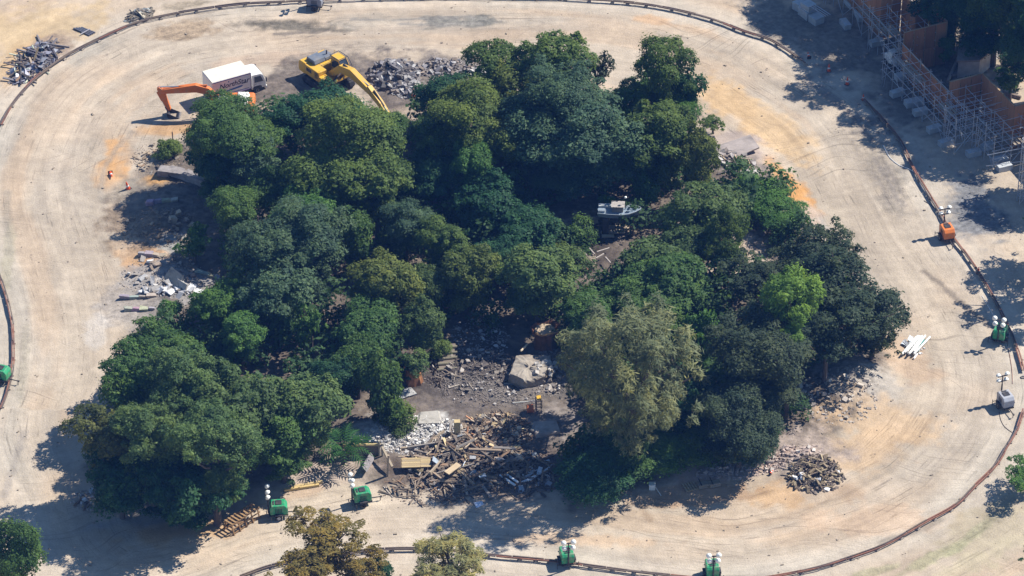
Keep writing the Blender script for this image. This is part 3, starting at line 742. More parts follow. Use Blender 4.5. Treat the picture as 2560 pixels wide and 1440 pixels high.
BT = 'trees along the bottom edge'; FT = 'trees behind the plywood walls'; SH = 'shrubs on the island'
TREES = [
 (578, 303, 106, 66, 'dense', 'mid', 7.6, 'round green tree hiding the body of the orange excavator'),
 (625, 388, 72, 55, 'oak', 'blue', 6.0, 'small bluish tree just below the tree that hides the orange excavator'),
 (512, 388, 50, 45, 'oak', 'dark', 4.0, 'dark spreading tree beside the curved concrete ledge at the left shore'),
 (545, 420, 60, 50, 'oak', 'dark', 5.0, 'dark tree between the curved ledge and the small bluish tree'),
 (812, 248, 92, 56, 'oak', 'dark', 6.0, 'dark blue-green tree standing in front of the yellow excavator'),
 (880, 280, 45, 30, 'oak', 'mid', 5.0, 'small leafy tree under the boom of the yellow excavator'),
 (735, 290, 62, 46, 'oak', 'dark', 5.5, 'dark low tree between the two excavators, below the tyre-marked soil'),
 (870, 360, 138, 88, 'oak', 'olive', 8.5, 'large olive tree below the two dark trees at the yellow excavator'),
 (968, 318, 55, 42, 'oak', 'mid', 6.0, 'small tree at the tip of the yellow excavator stick'),
 (940, 462, 82, 75, 'oak', 'olive', 7.0, 'olive tree just below and right of the large olive tree'),
 (820, 440, 75, 55, 'oak', 'mid', 6.0, 'shaded tree at the lower left foot of the large olive tree'),
 (1122, 225, 74, 62, 'dense', 'dark', 7.0, 'dark tree beside the grey rubble heap'),
 (1250, 148, 74, 55, 'oak', 'olive', 9.0, 'olive crown at the upper left corner of the island wood'),
 (1385, 132, 92, 50, 'oak', 'olive', 9.5, 'olive crown with pointed tips at the top of the island wood'),
 (1310, 205, 85, 48, 'oak', 'yellow', 8.0, 'yellow-green crown in front of the topmost olive crowns'),
 (1495, 175, 45, 55, 'sparse', 'grey', 6.5, 'thin grey-green tree at the gap left of the tall rounded tree'),
 (1668, 162, 68, 72, 'dense', 'olive', 10.5, 'tall rounded tree standing apart at the top right of the wood'),
 (1712, 240, 42, 62, 'dense', 'dark', 7.0, 'dark flank tree on the right side of the tall rounded tree'),
 (1570, 250, 60, 52, 'oak', 'mid', 6.5, 'mid green tree in the dip left of the tall rounded tree'),
 (1635, 225, 45, 45, 'dense', 'bright', 6.0, 'fresh green tree directly in front of the tall rounded tree'),
 (1430, 240, 105, 75, 'oak', 'blue', 10.0, 'grey-green oak crown behind the largest oak'),
 (1420, 365, 150, 128, 'oak', 'blue', 6.6, 'largest grey-green oak in the middle of the wood'),
 (1195, 262, 118, 52, 'oak', 'olive', 7.5, 'broad olive tree between the rubble heap and the largest oak'),
 (1085, 325, 70, 50, 'oak', 'mid', 6.5, 'green tree below the dark tree beside the rubble heap'),
 (1183, 395, 58, 58, 'oak', 'bright', 7.0, 'bright green sunlit crown rising from the shaded middle of the wood'),
 (1285, 310, 62, 60, 'oak', 'mid', 6.5, 'green crown tucked against the left side of the largest oak'),
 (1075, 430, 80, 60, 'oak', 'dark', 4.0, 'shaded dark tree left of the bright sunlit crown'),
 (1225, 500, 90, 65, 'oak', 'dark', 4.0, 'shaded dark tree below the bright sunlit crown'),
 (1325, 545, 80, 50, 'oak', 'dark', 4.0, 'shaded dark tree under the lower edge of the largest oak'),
 (1640, 338, 88, 72, 'oak', 'olive', 7.5, 'olive tree right of the largest oak'),
 (1690, 285, 55, 45, 'dense', 'bright', 5.5, 'fresh green crown behind the olive tree right of the largest oak'),
 (1745, 395, 58, 75, 'oak', 'yellow', 6.0, 'yellow-green tree beside the broken white wall'),
 (1780, 508, 92, 72, 'oak', 'mid2', 6.5, 'green tree between the boat and the clipped hedge'),
 (1612, 472, 42, 46, 'oak', 'bright', 2.8, 'small bright tree behind the bow of the boat'),
 (1528, 503, 28, 16, 'oak', 'bright', 2.2, 'little bright sapling behind the cabin of the boat'),
 (1640, 632, 92, 45, 'oak', 'mid2', 3.6, 'leafy tree in front of the boat bow'),
 (1725, 590, 72, 55, 'oak', 'mid2', 5.0, 'leafy tree right of the boat'),
 (1815, 610, 54, 76, 'dense', 'olive', 5.0, 'upright olive tree at the bend of the tan path'),
 (1590, 705, 78, 42, 'oak', 'mid', 4.5, 'green tree right of the ruined plank floor'),
 (1690, 685, 95, 55, 'oak', 'mid', 5.0, 'green tree left of the tan path, below the leafy trees at the boat'),
 (1470, 752, 68, 42, 'oak', 'mid', 4.5, 'green tree below the ruined plank floor'),
 (690, 458, 62, 38, 'dense', 'mid', 5.5, 'smooth green crown left of the shaded foot of the large olive tree'),
 (590, 535, 66, 58, 'dense', 'mid', 5.0, 'green crown beside the upper left concrete stumps'),
 (487, 600, 36, 34, 'oak', 'bright', 3.0, 'small single tree standing apart on the left shore'),
 (765, 505, 95, 50, 'oak', 'bright', 6.5, 'light green crown at the head of the big grey-green tree'),
 (735, 610, 125, 92, 'oak', 'blue', 7.5, 'big grey-green tree in the left half of the wood'),
 (690, 715, 95, 75, 'oak', 'blue', 6.0, 'grey-green lower crown in front of the big grey-green tree'),
 (890, 580, 48, 60, 'dense', 'mid', 5.5, 'narrow green tree right of the big grey-green tree'),
 (950, 685, 90, 72, 'oak', 'yellow', 6.5, 'yellow-green tree right of the grey-green pair'),
 (1015, 550, 60, 45, 'dense', 'blue', 5.5, 'small grey-green crown beside the pale stones in the wood'),
 (1105, 600, 62, 56, 'oak', 'olive', 6.0, 'olive crown in the centre of the wood'),
 (1172, 685, 76, 76, 'oak', 'yellow', 5.5, 'yellow speckled tree left of the hollow trunk clearing'),
 (1070, 710, 55, 55, 'oak', 'mid2', 5.0, 'green tree between the two yellow-green trees'),
 (1345, 700, 98, 85, 'oak', 'mid2', 5.5, 'full green tree behind the hollow orange trunk'),
 (1245, 640, 55, 52, 'oak', 'dark', 4.5, 'dark tree between the yellow speckled tree and the full green tree'),
 (1060, 812, 60, 62, 'oak', 'mid2', 4.5, 'green tree above the log steps'),
 (925, 805, 85, 62, 'oak', 'mid', 5.0, 'green tree above the stump planter, left of the log steps'),
 (775, 805, 44, 70, 'sparse', 'bright', 4.5, 'thin bright tree over bare brown ground'),
 (545, 755, 62, 52, 'oak', 'bright', 5.0, 'bright green tree below the broken white slabs'),
 (605, 830, 62, 55, 'oak', 'bright', 5.0, 'bright green tree right of the dark foot of the broken slabs tree'),
 (425, 778, 28, 32, 'dense', 'bright', 1.8, 'cone shaped small tree at the left shore'),
 (395, 855, 85, 48, 'loose', 'mid', 5.0, 'low green crown at the top of the big lower left thicket'),
 (325, 928, 84, 66, 'loose', 'mid', 6.5, 'green crown at the left tip of the big lower left thicket'),
 (470, 938, 115, 82, 'loose', 'mid2', 8.5, 'largest crown in the middle of the lower left thicket'),
 (615, 985, 104, 74, 'loose', 'mid2', 8.0, 'crown right of the largest one in the lower left thicket'),
 (758, 1010, 100, 70, 'oak', 'mid2', 6.2, 'rightmost crown of the lower left thicket'),
 (282, 1082, 78, 74, 'loose', 'brown', 7.6, 'brownish thin crown at the lower left corner of the thicket'),
 (375, 1070, 106, 82, 'loose', 'mid2', 8.8, 'front crown of the lower left thicket beside the brownish one'),
 (535, 1088, 118, 84, 'loose', 'mid2', 8.8, 'front crown in the middle of the lower left thicket'),
 (705, 1078, 92, 60, 'oak', 'mid', 5.0, 'front right crown of the thicket above the pair of green light towers'),
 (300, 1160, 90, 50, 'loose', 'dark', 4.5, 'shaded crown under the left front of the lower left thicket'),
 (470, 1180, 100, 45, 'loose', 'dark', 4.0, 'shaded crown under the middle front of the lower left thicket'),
 (895, 905, 70, 66, 'oak', 'mid', 4.5, 'dense leafy tree left of the stump planter'),
 (955, 975, 52, 75, 'oak', 'mid', 4.0, 'leafy tree at the left edge of the grey clearing'),
 (840, 940, 60, 52, 'oak', 'dark', 4.0, 'dark tree between the lower left thicket and the stump planter'),
 (1585, 930, 172, 165, 'droop', 'tan', 11.0, 'tall tan cypress with drooping feathery foliage'),
 (1468, 905, 72, 75, 'droop', 'tan', 6.5, 'smaller tan feathery crown at the left side of the tall cypress'),
 (1748, 850, 46, 78, 'oak', 'bright', 6.0, 'bright green tree right behind the tall tan cypress'),
 (1495, 800, 40, 40, 'oak', 'bright', 5.0, 'bright green crown at the upper left of the tall tan cypress'),
 (1620, 770, 80, 42, 'oak', 'mid', 5.0, 'green tree behind the top of the tall tan cypress'),
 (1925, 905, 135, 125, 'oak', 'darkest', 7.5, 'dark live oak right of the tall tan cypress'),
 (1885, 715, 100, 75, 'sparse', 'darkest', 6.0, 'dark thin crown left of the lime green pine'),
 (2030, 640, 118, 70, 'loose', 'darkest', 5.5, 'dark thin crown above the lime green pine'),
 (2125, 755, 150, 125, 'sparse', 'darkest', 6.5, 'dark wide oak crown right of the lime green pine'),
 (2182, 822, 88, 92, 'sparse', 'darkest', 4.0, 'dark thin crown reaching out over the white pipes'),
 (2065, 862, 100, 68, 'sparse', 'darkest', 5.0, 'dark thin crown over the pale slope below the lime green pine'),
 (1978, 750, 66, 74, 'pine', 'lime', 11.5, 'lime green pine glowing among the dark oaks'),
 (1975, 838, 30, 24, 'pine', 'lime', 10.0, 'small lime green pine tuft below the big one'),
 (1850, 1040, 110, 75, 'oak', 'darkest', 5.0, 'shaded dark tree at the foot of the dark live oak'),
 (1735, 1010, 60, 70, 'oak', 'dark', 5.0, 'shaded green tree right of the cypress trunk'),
 (808, 1352, 92, 68, 'sparse', 'rust', 7.0, 'rust coloured autumn tree at the bottom edge', BT),
 (768, 1425, 85, 55, 'sparse', 'rust', 6.0, 'lower rust coloured crown cut by the bottom edge', BT),
 (890, 1425, 75, 45, 'sparse', 'rust', 5.0, 'rust and green crown right of the rust coloured autumn tree', BT),
 (955, 1432, 32, 35, 'dense', 'dark', 4.0, 'small dark green crown beside the pale feathery tree', BT),
 (1125, 1415, 92, 58, 'droop', 'pale', 6.0, 'pale yellow feathery tree at the bottom edge', BT),
 (35, 1370, 72, 88, 'dense', 'mid', 6.0, 'green tree cut by the lower left corner', BT),
 (2568, 1190, 62, 36, 'sparse', 'bright', 1.8, 'bright green branch ends reaching in at the right edge', BT),
 (2595, 1385, 52, 40, 'sparse', 'dark', 3.5, 'small dark crown at the right edge near the bottom corner', BT),
 (2450, 20, 95, 55, 'oak', 'dark', 5.5, 'dark tree behind the plywood walls near the top edge', FT),
 (2545, 45, 80, 65, 'oak', 'mid', 6, 'green tree in the top right corner', FT),
 (2548, 135, 55, 48, 'oak', 'dark', 4, 'dark tree at the right edge behind the pale flat roof', FT),
 (2365, 8, 70, 45, 'oak', 'dark', 5, 'dark tree peeping over the plywood walls at the top edge', FT),
 (2372, 108, 22, 18, 'oak', 'bright', 3.0, 'small green tree at the corner between plywood wall and pale roof', FT),
 (2530, 190, 45, 30, 'sparse', 'mid', 3.0, 'small loose tree above the grey logs behind the plywood walls', FT),
 (2395, -150, 110, 80, 'oak', 'dark', 12.5, 'tall tree rising above the top edge behind the upper notch', FT),
 (2325, -240, 115, 90, 'oak', 'dark', 12, 'tall tree just above the top edge behind the scaffold', FT),
 (2225, -285, 115, 90, 'oak', 'dark', 12, 'tall tree just above the top edge left of the scaffold', FT),
 (2500, -120, 120, 90, 'oak', 'mid', 13, 'tall tree above the top right corner', FT),
 (2600, -20, 110, 90, 'oak', 'dark', 13, 'tall tree past the right edge behind the flat roof', FT),
 (2640, 90, 90, 80, 'oak', 'dark', 12, 'tall tree past the right edge beside the square scaffold', FT),
 (2690, 470, 80, 70, 'sparse', 'dark', 8, 'tree just past the right edge shading the gravel', FT),
 (2665, 590, 80, 70, 'sparse', 'dark', 7, 'tree just past the right edge shading the rail', FT),
 (2720, 250, 90, 70, 'oak', 'dark', 10, 'tree just past the right edge beside the last scaffold', FT),
 (2640, 690, 50, 50, 'sparse', 'dark', 6, 'tree just past the right edge above the green light tower', FT),
]
for t in TREES: tree(*t)
BUSHES = [
 (1784, 310, 36, 28, 'sparse', 'olive', 1.2, 'lone olive bush on the upper right shore'),
 (1880, 492, 58, 40, 'bush', 'bright', 1.8, 'upper end of the bright green hedge beside the orange soil'),
 (1945, 540, 60, 38, 'bush', 'bright', 1.6, 'lower end of the bright green hedge beside the orange soil'),
 (1570, 1150, 75, 48, 'bush', 'mid', 1.6, 'green bank shrub below the tall tan cypress'),
 (1660, 1130, 60, 45, 'bush', 'bright', 1.6, 'bright bank shrub right below the tall tan cypress'),
 (1445, 1130, 55, 52, 'sparse', 'mid', 1.6, 'loose green shrub right of the big timber heap'),
 (1745, 1105, 70, 40, 'bush', 'mid', 1.4, 'bank shrub between the cypress and the dark live oak'),
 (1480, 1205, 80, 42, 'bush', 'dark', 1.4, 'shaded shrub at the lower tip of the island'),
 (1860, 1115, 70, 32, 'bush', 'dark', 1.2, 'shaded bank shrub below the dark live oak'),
 (1035, 905, 30, 26, 'bush', 'mid2', 3.0, 'rounded green plant growing out of the stump planter'),
 (1100, 870, 26, 22, 'bush', 'olive', 1.2, 'olive shrub beside the log steps'),
 (985, 1045, 40, 30, 'bush', 'olive', 1.2, 'olive shrub at the corner of the white crushed stone'),
 (905, 540, 40, 30, 'bush', 'mid', 1.2, 'low shrub beside the brown bare patch in the wood'),
 (980, 600, 40, 30, 'bush', 'bright', 1.2, 'bright low shrub around the pale stones in the wood'),
 (420, 370, 28, 22, 'bush', 'olive', 1.0, 'low shrub beside the leaning post on the left shore'),
 (2440, 215, 40, 18, 'sparse', 'dark', 1.0, 'low shrub among the logs behind the plywood walls'),
 (1440, 590, 40, 40, 'bush', 'mid', 1.5, 'green shrub left of the ruined roof sheet'),
 (1420, 660, 45, 40, 'bush', 'mid2', 1.6, 'green shrub left of the ruined plank floor'),
]
for t in BUSHES:
    tree(*t, group=SH, name='shrub', cat='bush')

# ------------------------------------------------------------------ palms
def frond_mesh():
    mb = MB(); n = 9
    pts = [Vector((0.2 + 1.7 * (k / n), 0, 0.55 * math.sin(k / n * 2.4) - 0.35 * (k / n) ** 2)) for k in range(n + 1)]
    mb.path(pts, 0.02, 4)
    for k in range(1, n + 1):
        for s in (-1, 1):
            L_ = 0.55 * math.sin(0.35 + 2.5 * k / n)
            p = pts[k]
            mb.add([p + Vector((-0.07, 0, 0)), p + Vector((0.07, 0, 0)), p + Vector((0.32, s * L_, -0.22 * L_))], [(0, 1, 2)])
    return mb.mesh('frond', M_leaf)
FROND = frond_mesh()
def palm(u, v, h, n, label):
    p = G(u, v)
    root = empty('palm_tree', p, 0, label, 'palm', 'palms on the island shore')
    MB().tube((0, 0, -0.2), (0.1, 0.05, h), 0.13, 0.10, 8).build('trunk', M_bark, root)
    rng = random.Random(u)
    for k in range(n):
        o = place('frond', FROND, root, (0.1, 0.05, h), (rng.uniform(-0.2, 0.2), rng.uniform(-0.5, 0.5), 6.283 * k / n + rng.uniform(-0.2, 0.2)), (1.35, 1.35, 1.35), (0.06, 0.16, 0.035))
palm(858, 1160, 1.6, 20, 'low green palm beside the log retaining wall')
palm(445, 1265, 1.9, 13, 'shaded palm below the middle of the lower left thicket')

# ------------------------------------------------------------------ undergrowth: one mass of leaves under the wood
def undergrowth():
    rng = np.random.default_rng(77)
    me, _ = crown_mesh('undergrowth_seed', 1.15, 'bush', 999)
    n = len(me.vertices); co = np.empty(n * 3, np.float32); me.vertices.foreach_get('co', co); co = co.reshape(-1, 4, 3)
    lv0 = np.empty(n, np.float32); me.attributes['lv'].data.foreach_get('value', lv0); lv0 = lv0.reshape(-1, 4)
    bpy.data.meshes.remove(me)
    holes = [(1500, 610, 85, 85), (1200, 940, 185, 105), (1190, 1120, 280, 110), (1850, 665, 75, 75), (400, 580, 190, 150), (420, 730, 190, 85), (430, 440, 140, 70),
             (850, 1190, 120, 60), (2150, 970, 130, 90), (1840, 400, 90, 55), (1000, 230, 130, 80), (700, 215, 120, 60), (1400, 1050, 140, 90), (1330, 930, 120, 90)]
    Vs = []; Ls = []; k = 0; tries = 0
    while k < 250 and tries < 9000:
        tries += 1
        u = rng.uniform(250, 2230); v = rng.uniform(250, 1280)
        p = W0(u, v)
        if not inside(SHORE, np.array([p[0]]), np.array([p[1]]))[0]: continue
        if nearest_on(SHORE, np.array([p[0]]), np.array([p[1]]))[0][0] < 2.0: continue
        if any(((u - a) / ru) ** 2 + ((v - b) / rv) ** 2 < 1 for a, b, ru, rv in holes): continue
        pick = rng.random(len(co)) < 0.36
        s = rng.uniform(1.1, 2.7); sz = s * rng.uniform(0.7, 1.25); a = rng.uniform(0, 6.28)
        q = co[pick].copy(); x = q[..., 0] * math.cos(a) - q[..., 1] * math.sin(a); y = q[..., 0] * math.sin(a) + q[..., 1] * math.cos(a)
        Vs.append(np.stack([x * s + p[0], y * s + p[1], q[..., 2] * sz + gz(p[0], p[1]) + sz * 0.55], -1).reshape(-1, 3))
        Ls.append(np.clip(lv0[pick] + rng.uniform(-0.25, 0.25), 0, 1).ravel()); k += 1
    V = np.concatenate(Vs); lv = np.concatenate(Ls)
    me = np_mesh('undergrowth', V, np.arange(len(V)).reshape(-1, 4), M_leaf, {'lv': ('FLOAT', lv)})
    o = place('undergrowth', me, None, color=(0.046, 0.095, 0.036))
    tag(o, 'dark leafy undergrowth filling the ground between the island trees', kind='stuff')
undergrowth()

# ================================================================== vehicles and plant
def text_mesh(s, size, m, shear=0.2):
    cu = bpy.data.curves.new('lettering', 'FONT'); cu.body = s; cu.size = size; cu.shear = shear; cu.extrude = 0.004; cu.offset = 0.012
    cu.align_x = 'CENTER'; cu.align_y = 'CENTER'
    o = bpy.data.objects.new('lettering', cu); COL.objects.link(o)
    dg = bpy.context.evaluated_depsgraph_get()
    me = bpy.data.meshes.new_from_object(o.evaluated_get(dg))
    bpy.data.objects.remove(o); bpy.data.curves.remove(cu)
    me.materials.clear(); me.materials.append(m)
    return me

def wheel(parent, x, y, r, w, rim):
    Mx = Matrix.Translation((0, 0, 0)) @ Matrix.Rotation(math.pi / 2, 4, 'X')
    mb = MB().lathe([(r * 0.62, -w / 2), (r * 0.93, -w / 2), (r, -w * 0.32), (r, w * 0.32), (r * 0.93, w / 2), (r * 0.62, w / 2)], 20, M=Mx)
    t = mb.build('wheel', M_rubber, parent, (x, y, r))
    MB().lathe([(r * 0.60, -w * 0.46), (r * 0.5, -w * 0.5), (r * 0.18, -w * 0.5), (r * 0.18, w * 0.5), (r * 0.5, w * 0.5), (r * 0.60, w * 0.46)], 14, M=Mx).build('rim', rim, t)
    return t

def box_truck():
    c = (W0(505, 177, 3.0) + W0(602, 150, 3.0) + W0(627, 184, 3.0) + W0(531, 210, 3.0)) / 4
    g = gz(c[0], c[1])
    root = empty('box_truck', (c[0], c[1], g + 0.08), math.radians(27.5),
                 'white box truck with blue striped NorthStar lettering on its side', 'truck')
    L, w = 4.35, 2.5
    z0, z1 = 0.95, 2.95
    bd = MB().box(-L / 2, L / 2, -w / 2, w / 2, z0, z1).build('cargo_box', M_white, root, bevel=0.03)
    MB().box(-L / 2 + 0.03, L / 2 - 0.03, -w / 2 + 0.03, w / 2 - 0.03, z1 + 0.002, z1 + 0.03).build('roof_panel', M_cream, bd)
    for s in (-1, 1):
        MB().box(-L / 2 + 0.02, L / 2 - 0.02, s * (w / 2 + 0.012) - 0.012, s * (w / 2 + 0.012) + 0.012, z1 - 0.14, z1 - 0.02).build('roof_trim', M_purple, bd)
        MB().box(-L / 2 + 0.02, L / 2 - 0.02, s * (w / 2 + 0.012) - 0.012, s * (w / 2 + 0.012) + 0.012, z0 + 0.02, z0 + 0.10).build('floor_trim', M_purple, bd)
        MB().box(L / 2 - 0.09, L / 2 - 0.02, s * (w / 2 + 0.012) - 0.010, s * (w / 2 + 0.012) + 0.010, z0 + 0.1, z1 - 0.14).build('corner_trim', M_purple, bd)
        rot = (math.pi / 2, 0, 0) if s < 0 else (math.pi / 2, 0, math.pi)
        place('lettering', text_mesh('NorthStar', 0.80, M_ink), bd, (0.25 * -s, s * (w / 2 + 0.008), z0 + 1.22), rot)
        MB().prism([(-1.75, z0 + 0.34), (1.05, z0 + 0.60), (1.25, z0 + 0.72), (1.0, z0 + 0.80), (-0.4, z0 + 0.66), (-1.75, z0 + 0.50)], s * (w / 2 + 0.006), s * (w / 2 + 0.002)).build('blue_swoosh', M_blue, bd)
        MB().box(-1.6, 1.9, s * (w / 2 + 0.004) - 0.002, s * (w / 2 + 0.004) + 0.002, z0 + 0.20, z0 + 0.28).build('blue_stripe', M_blue, bd)
        MB().box(1.0, 1.75, s * (w / 2 + 0.004) - 0.002, s * (w / 2 + 0.004) + 0.002, z0 + 0.92, z0 + 0.95).build('thin_line', M_ink, bd)
        MB().lathe([(0.075, 0), (0.075, 0.006)], 8, M=Matrix.Translation((-0.35, s * (w / 2 + 0.002), z0 + 1.62)) @ Matrix.Rotation(math.pi / 2 * -s, 4, 'X')).build('star_dot', M_blue, bd)
    rd = MB()
    for k in range(5): rd.box(-L / 2 - 0.03, -L / 2 - 0.005, -w / 2 + 0.12, w / 2 - 0.12, z0 + 0.1 + k * 0.36, z0 + 0.1 + k * 0.36 + 0.34)
    rd.build('rear_door', M_white, bd)
    MB().box(-L / 2 - 0.25, -L / 2 + 0.05, -1.0, 1.0, 0.55, 0.66).box(-L / 2 - 0.2, -L / 2 + 0.1, -0.5, -0.4, 0.6, 0.95).box(-L / 2 - 0.2, -L / 2 + 0.1, 0.4, 0.5, 0.6, 0.95).build('tail_bumper', M_dark, root)
    MB().box(-L / 2 + 0.1, L / 2 + 1.6, -0.45, -0.33, 0.6, 0.82).box(-L / 2 + 0.1, L / 2 + 1.6, 0.33, 0.45, 0.6, 0.82).box(-0.5, 0.6, -1.15, -0.6, 0.42, 0.85).box(-0.4, 0.4, 0.6, 1.15, 0.45, 0.85).build('chassis', M_dark, root)
    x = L / 2 + 0.12
    prof = [(x, 0.62), (x, 2.32), (x + 0.12, 2.40), (x + 1.0, 2.36), (x + 1.28, 2.18), (x + 1.56, 1.42), (x + 1.62, 1.15), (x + 1.62, 0.62)]
    cab = MB().prism(prof, -1.05, 1.05).build('cab', M_white, root, bevel=0.05)
    MB().prism([(x + 1.30, 2.17), (x + 1.325, 2.17), (x + 1.590, 1.42), (x + 1.565, 1.42)], -0.92, 0.92).build('windshield', M_glass, cab)
    for s in (-1, 1):
        MB().prism([(x + 0.30, 1.42), (x + 0.30, 2.12), (x + 1.0, 2.12), (x + 1.30, 1.42)], s * 1.052, s * 1.070).build('side_window', M_glass, cab)
        MB().box(x + 0.28, x + 0.295, s * 1.06 - 0.006, s * 1.06 + 0.006, 0.75, 1.38).box(x + 0.38, x + 0.52, s * 1.06 - 0.012, s * 1.06 + 0.012, 1.22, 1.27).build('door_handle', M_dark, cab)
        MB().tube((x + 1.35, s * 1.05, 2.0), (x + 1.5, s * 1.3, 1.95), 0.02).box(x + 1.46, x + 1.54, s * 1.36 - 0.10, s * 1.36 + 0.10, 1.45, 1.95).build('mirror', M_dark, cab)
        MB().box(x + 1.60, x + 1.645, s * 0.78 - 0.16, s * 0.78 + 0.16, 0.82, 1.0).build('headlight', M_lamp, cab)
        wheel(root, x + 0.62, s * 0.92, 0.42, 0.26, M_white)
        wheel(root, -0.95, s * 0.92, 0.42, 0.42, M_white)
        MB().prism([(x + 0.1, 0.62), (x + 0.14, 0.88), (x + 0.32, 0.98), (x + 0.92, 0.98), (x + 1.1, 0.88), (x + 1.14, 0.62)], s * 1.052, s * 1.062).build('wheel_arch', M_dark, cab)
    MB().box(x + 1.55, x + 1.72, -1.04, 1.04, 0.42, 0.72).build('front_bumper', M_white, root)
    MB().box(x + 1.622, x + 1.64, -0.55, 0.55, 0.8, 1.06).build('grille', M_dark, cab)
    return root
box_truck()

def excavator(pos, rz, label, paint, hood, boom_pts, boom_h, stick_pts, stick_h, bw, k=1.0, name='excavator', grapple=False, guard=False, cabtop=None):
    root = empty(name, pos, rz, label, 'excavator')
    # tracks
    for s in (-1, 1):
        y0, y1 = (s * 1.05, s * 1.65) if s > 0 else (s * 1.65, s * 1.05)
        prof = [(-1.9, 0.12), (-1.7, 0.0), (1.7, 0.0), (1.9, 0.12), (2.08, 0.42), (1.95, 0.75), (1.7, 0.88), (-1.7, 0.88), (-1.95, 0.75), (-2.08, 0.42)]
        tr = MB().prism([(a * k, b * k) for a, b in prof], y0 * k, y1 * k).build('track', M_rubber, root)
        sh = MB()
        for i in range(15):
            xx = (-1.75 + i * 0.25) * k
            sh.box(xx, xx + 0.05 * k, y0 * k, y1 * k, 0.88 * k, 0.93 * k)
        sh.build('track_shoes', M_dark, tr)
        MB().box(-1.5 * k, 1.5 * k, (s * 1.66 if s > 0 else s * 1.70) * k, (s * 1.70 if s > 0 else s * 1.66) * k, 0.3 * k, 0.62 * k).build('track_frame', M_dark, tr)
    MB().box(-1.1 * k, 1.1 * k, -1.1 * k, 1.1 * k, 0.45 * k, 0.95 * k).lathe([(0.75 * k, 0.95 * k), (0.75 * k, 1.12 * k)], 16).build('undercarriage', M_dark, root)
    # house
    MB().box(-2.35 * k, 1.55 * k, -1.5 * k, 1.5 * k, 1.12 * k, 1.32 * k).build('deck', paint, root, bevel=0.02)
    hs = MB().box(-1.75 * k, 0.35 * k, -1.5 * k, -0.45 * k, 1.32 * k, 2.15 * k).box(-1.75 * k, -0.35 * k, -0.45 * k, 1.5 * k, 1.32 * k, 2.15 * k)
    house = hs.build('house', paint, root, bevel=0.05)
    cw = [(-2.75, 1.0), (-2.85, 1.4), (-2.8, 2.05), (-2.6, 2.22), (-1.76, 2.22), (-1.76, 1.0)]
    MB().prism([(a * k, b * k) for a, b in cw], -1.48 * k, 1.48 * k).build('counterweight', paint, root, bevel=0.06)
    h1 = MB().prism([(a * k, b * k) for a, b in [(-2.3, 2.23), (-2.15, 2.62), (-1.05, 2.62), (-0.85, 2.23)]], -0.95 * k, 0.35 * k)
    h1.prism([(a * k, b * k) for a, b in [(-2.2, 2.23), (-2.1, 2.52), (-0.95, 2.52), (-0.85, 2.23)]], 0.36 * k, 1.35 * k)
    hd = h1.build('engine_hood', hood, root, bevel=0.06)
    MB().tube((-1.4 * k, 0.9 * k, 2.5 * k), (-1.4 * k, 0.9 * k, 2.95 * k), 0.07 * k, None, 8).build('exhaust_pipe', M_dark, hd)
    vt = MB()
    for i in range(6): vt.box(-0.25 * k + 0.0, 0.25 * k, -1.515 * k, -1.502 * k, (1.40 + i * 0.11) * k, (1.46 + i * 0.11) * k)
    vt.build('side_vent', M_dark, house)
    MB().box(-1.55 * k, -0.75 * k, -1.512 * k, -1.502 * k, 1.55 * k, 1.95 * k).build('side_hatch', M_dark, house)
    MB().box(0.36 * k, 1.45 * k, -1.48 * k, -0.6 * k, 1.32 * k, 1.72 * k).build('tool_box', paint, root, bevel=0.03)
    # cab on the left of the boom
    cp = [(-0.25, 1.32), (-0.25, 2.95), (0.0, 3.05), (0.95, 3.05), (1.35, 2.55), (1.55, 1.9), (1.55, 1.32)]
    cab = MB().prism([(a * k, b * k) for a, b in cp], 0.5 * k, 1.5 * k).build('cab', paint, root, bevel=0.05)
    for y in (0.494, 1.502):
        MB().prism([(a * k, b * k) for a, b in [(-0.08, 1.95), (-0.08, 2.85), (0.92, 2.88), (1.22, 2.5), (1.4, 1.95)]], y * k, (y + 0.006) * k).build('side_window', M_glass, cab)
    MB().prism([(a * k, b * k) for a, b in [(0.99, 3.03), (1.01, 3.05), (1.38, 2.58), (1.565, 1.92), (1.555, 1.88), (1.36, 2.54)]], 0.58 * k, 1.42 * k).build('windshield', M_glass, cab)
    if cabtop: MB().box(-0.2 * k, 0.9 * k, 0.52 * k, 1.48 * k, 3.055 * k, 3.09 * k).build('cab_roof', cabtop, cab)
    if guard:
        gd = MB()
        for y in (0.45, 1.55):
            gd.path([(-0.3 * k, y * k, 3.15 * k), (1.1 * k, y * k, 3.2 * k), (1.75 * k, y * k, 2.6 * k), (1.8 * k, y * k, 1.4 * k)], 0.035 * k)
        for xx, zz in ((-0.3, 3.15), (1.1, 3.2), (1.75, 2.6), (1.8, 1.4)): gd.tube((xx * k, 0.45 * k, zz * k), (xx * k, 1.55 * k, zz * k), 0.035 * k)
        gd.build('cab_guard', M_dark, cab)
    hr = MB()
    hr.path([(-0.9 * k, 1.45 * k, 2.15 * k), (-0.9 * k, 1.45 * k, 3.0 * k), (-0.3 * k, 1.45 * k, 3.0 * k), (-0.3 * k, 1.45 * k, 2.2 * k)], 0.022 * k)
    hr.path([(0.4 * k, -1.45 * k, 1.7 * k), (0.4 * k, -1.45 * k, 2.4 * k), (1.35 * k, -1.45 * k, 2.4 * k), (1.35 * k, -1.45 * k, 1.7 * k)], 0.022 * k)
    hr.build('handrail', M_yellow if paint is M_yellow else M_dark, root)
    # arms
    bm = MB().beam(boom_pts, boom_h, bw).build('boom', paint, root, bevel=0.03)
    st = MB().beam(stick_pts, stick_h, bw * 0.85).build('stick', paint, root, bevel=0.03)
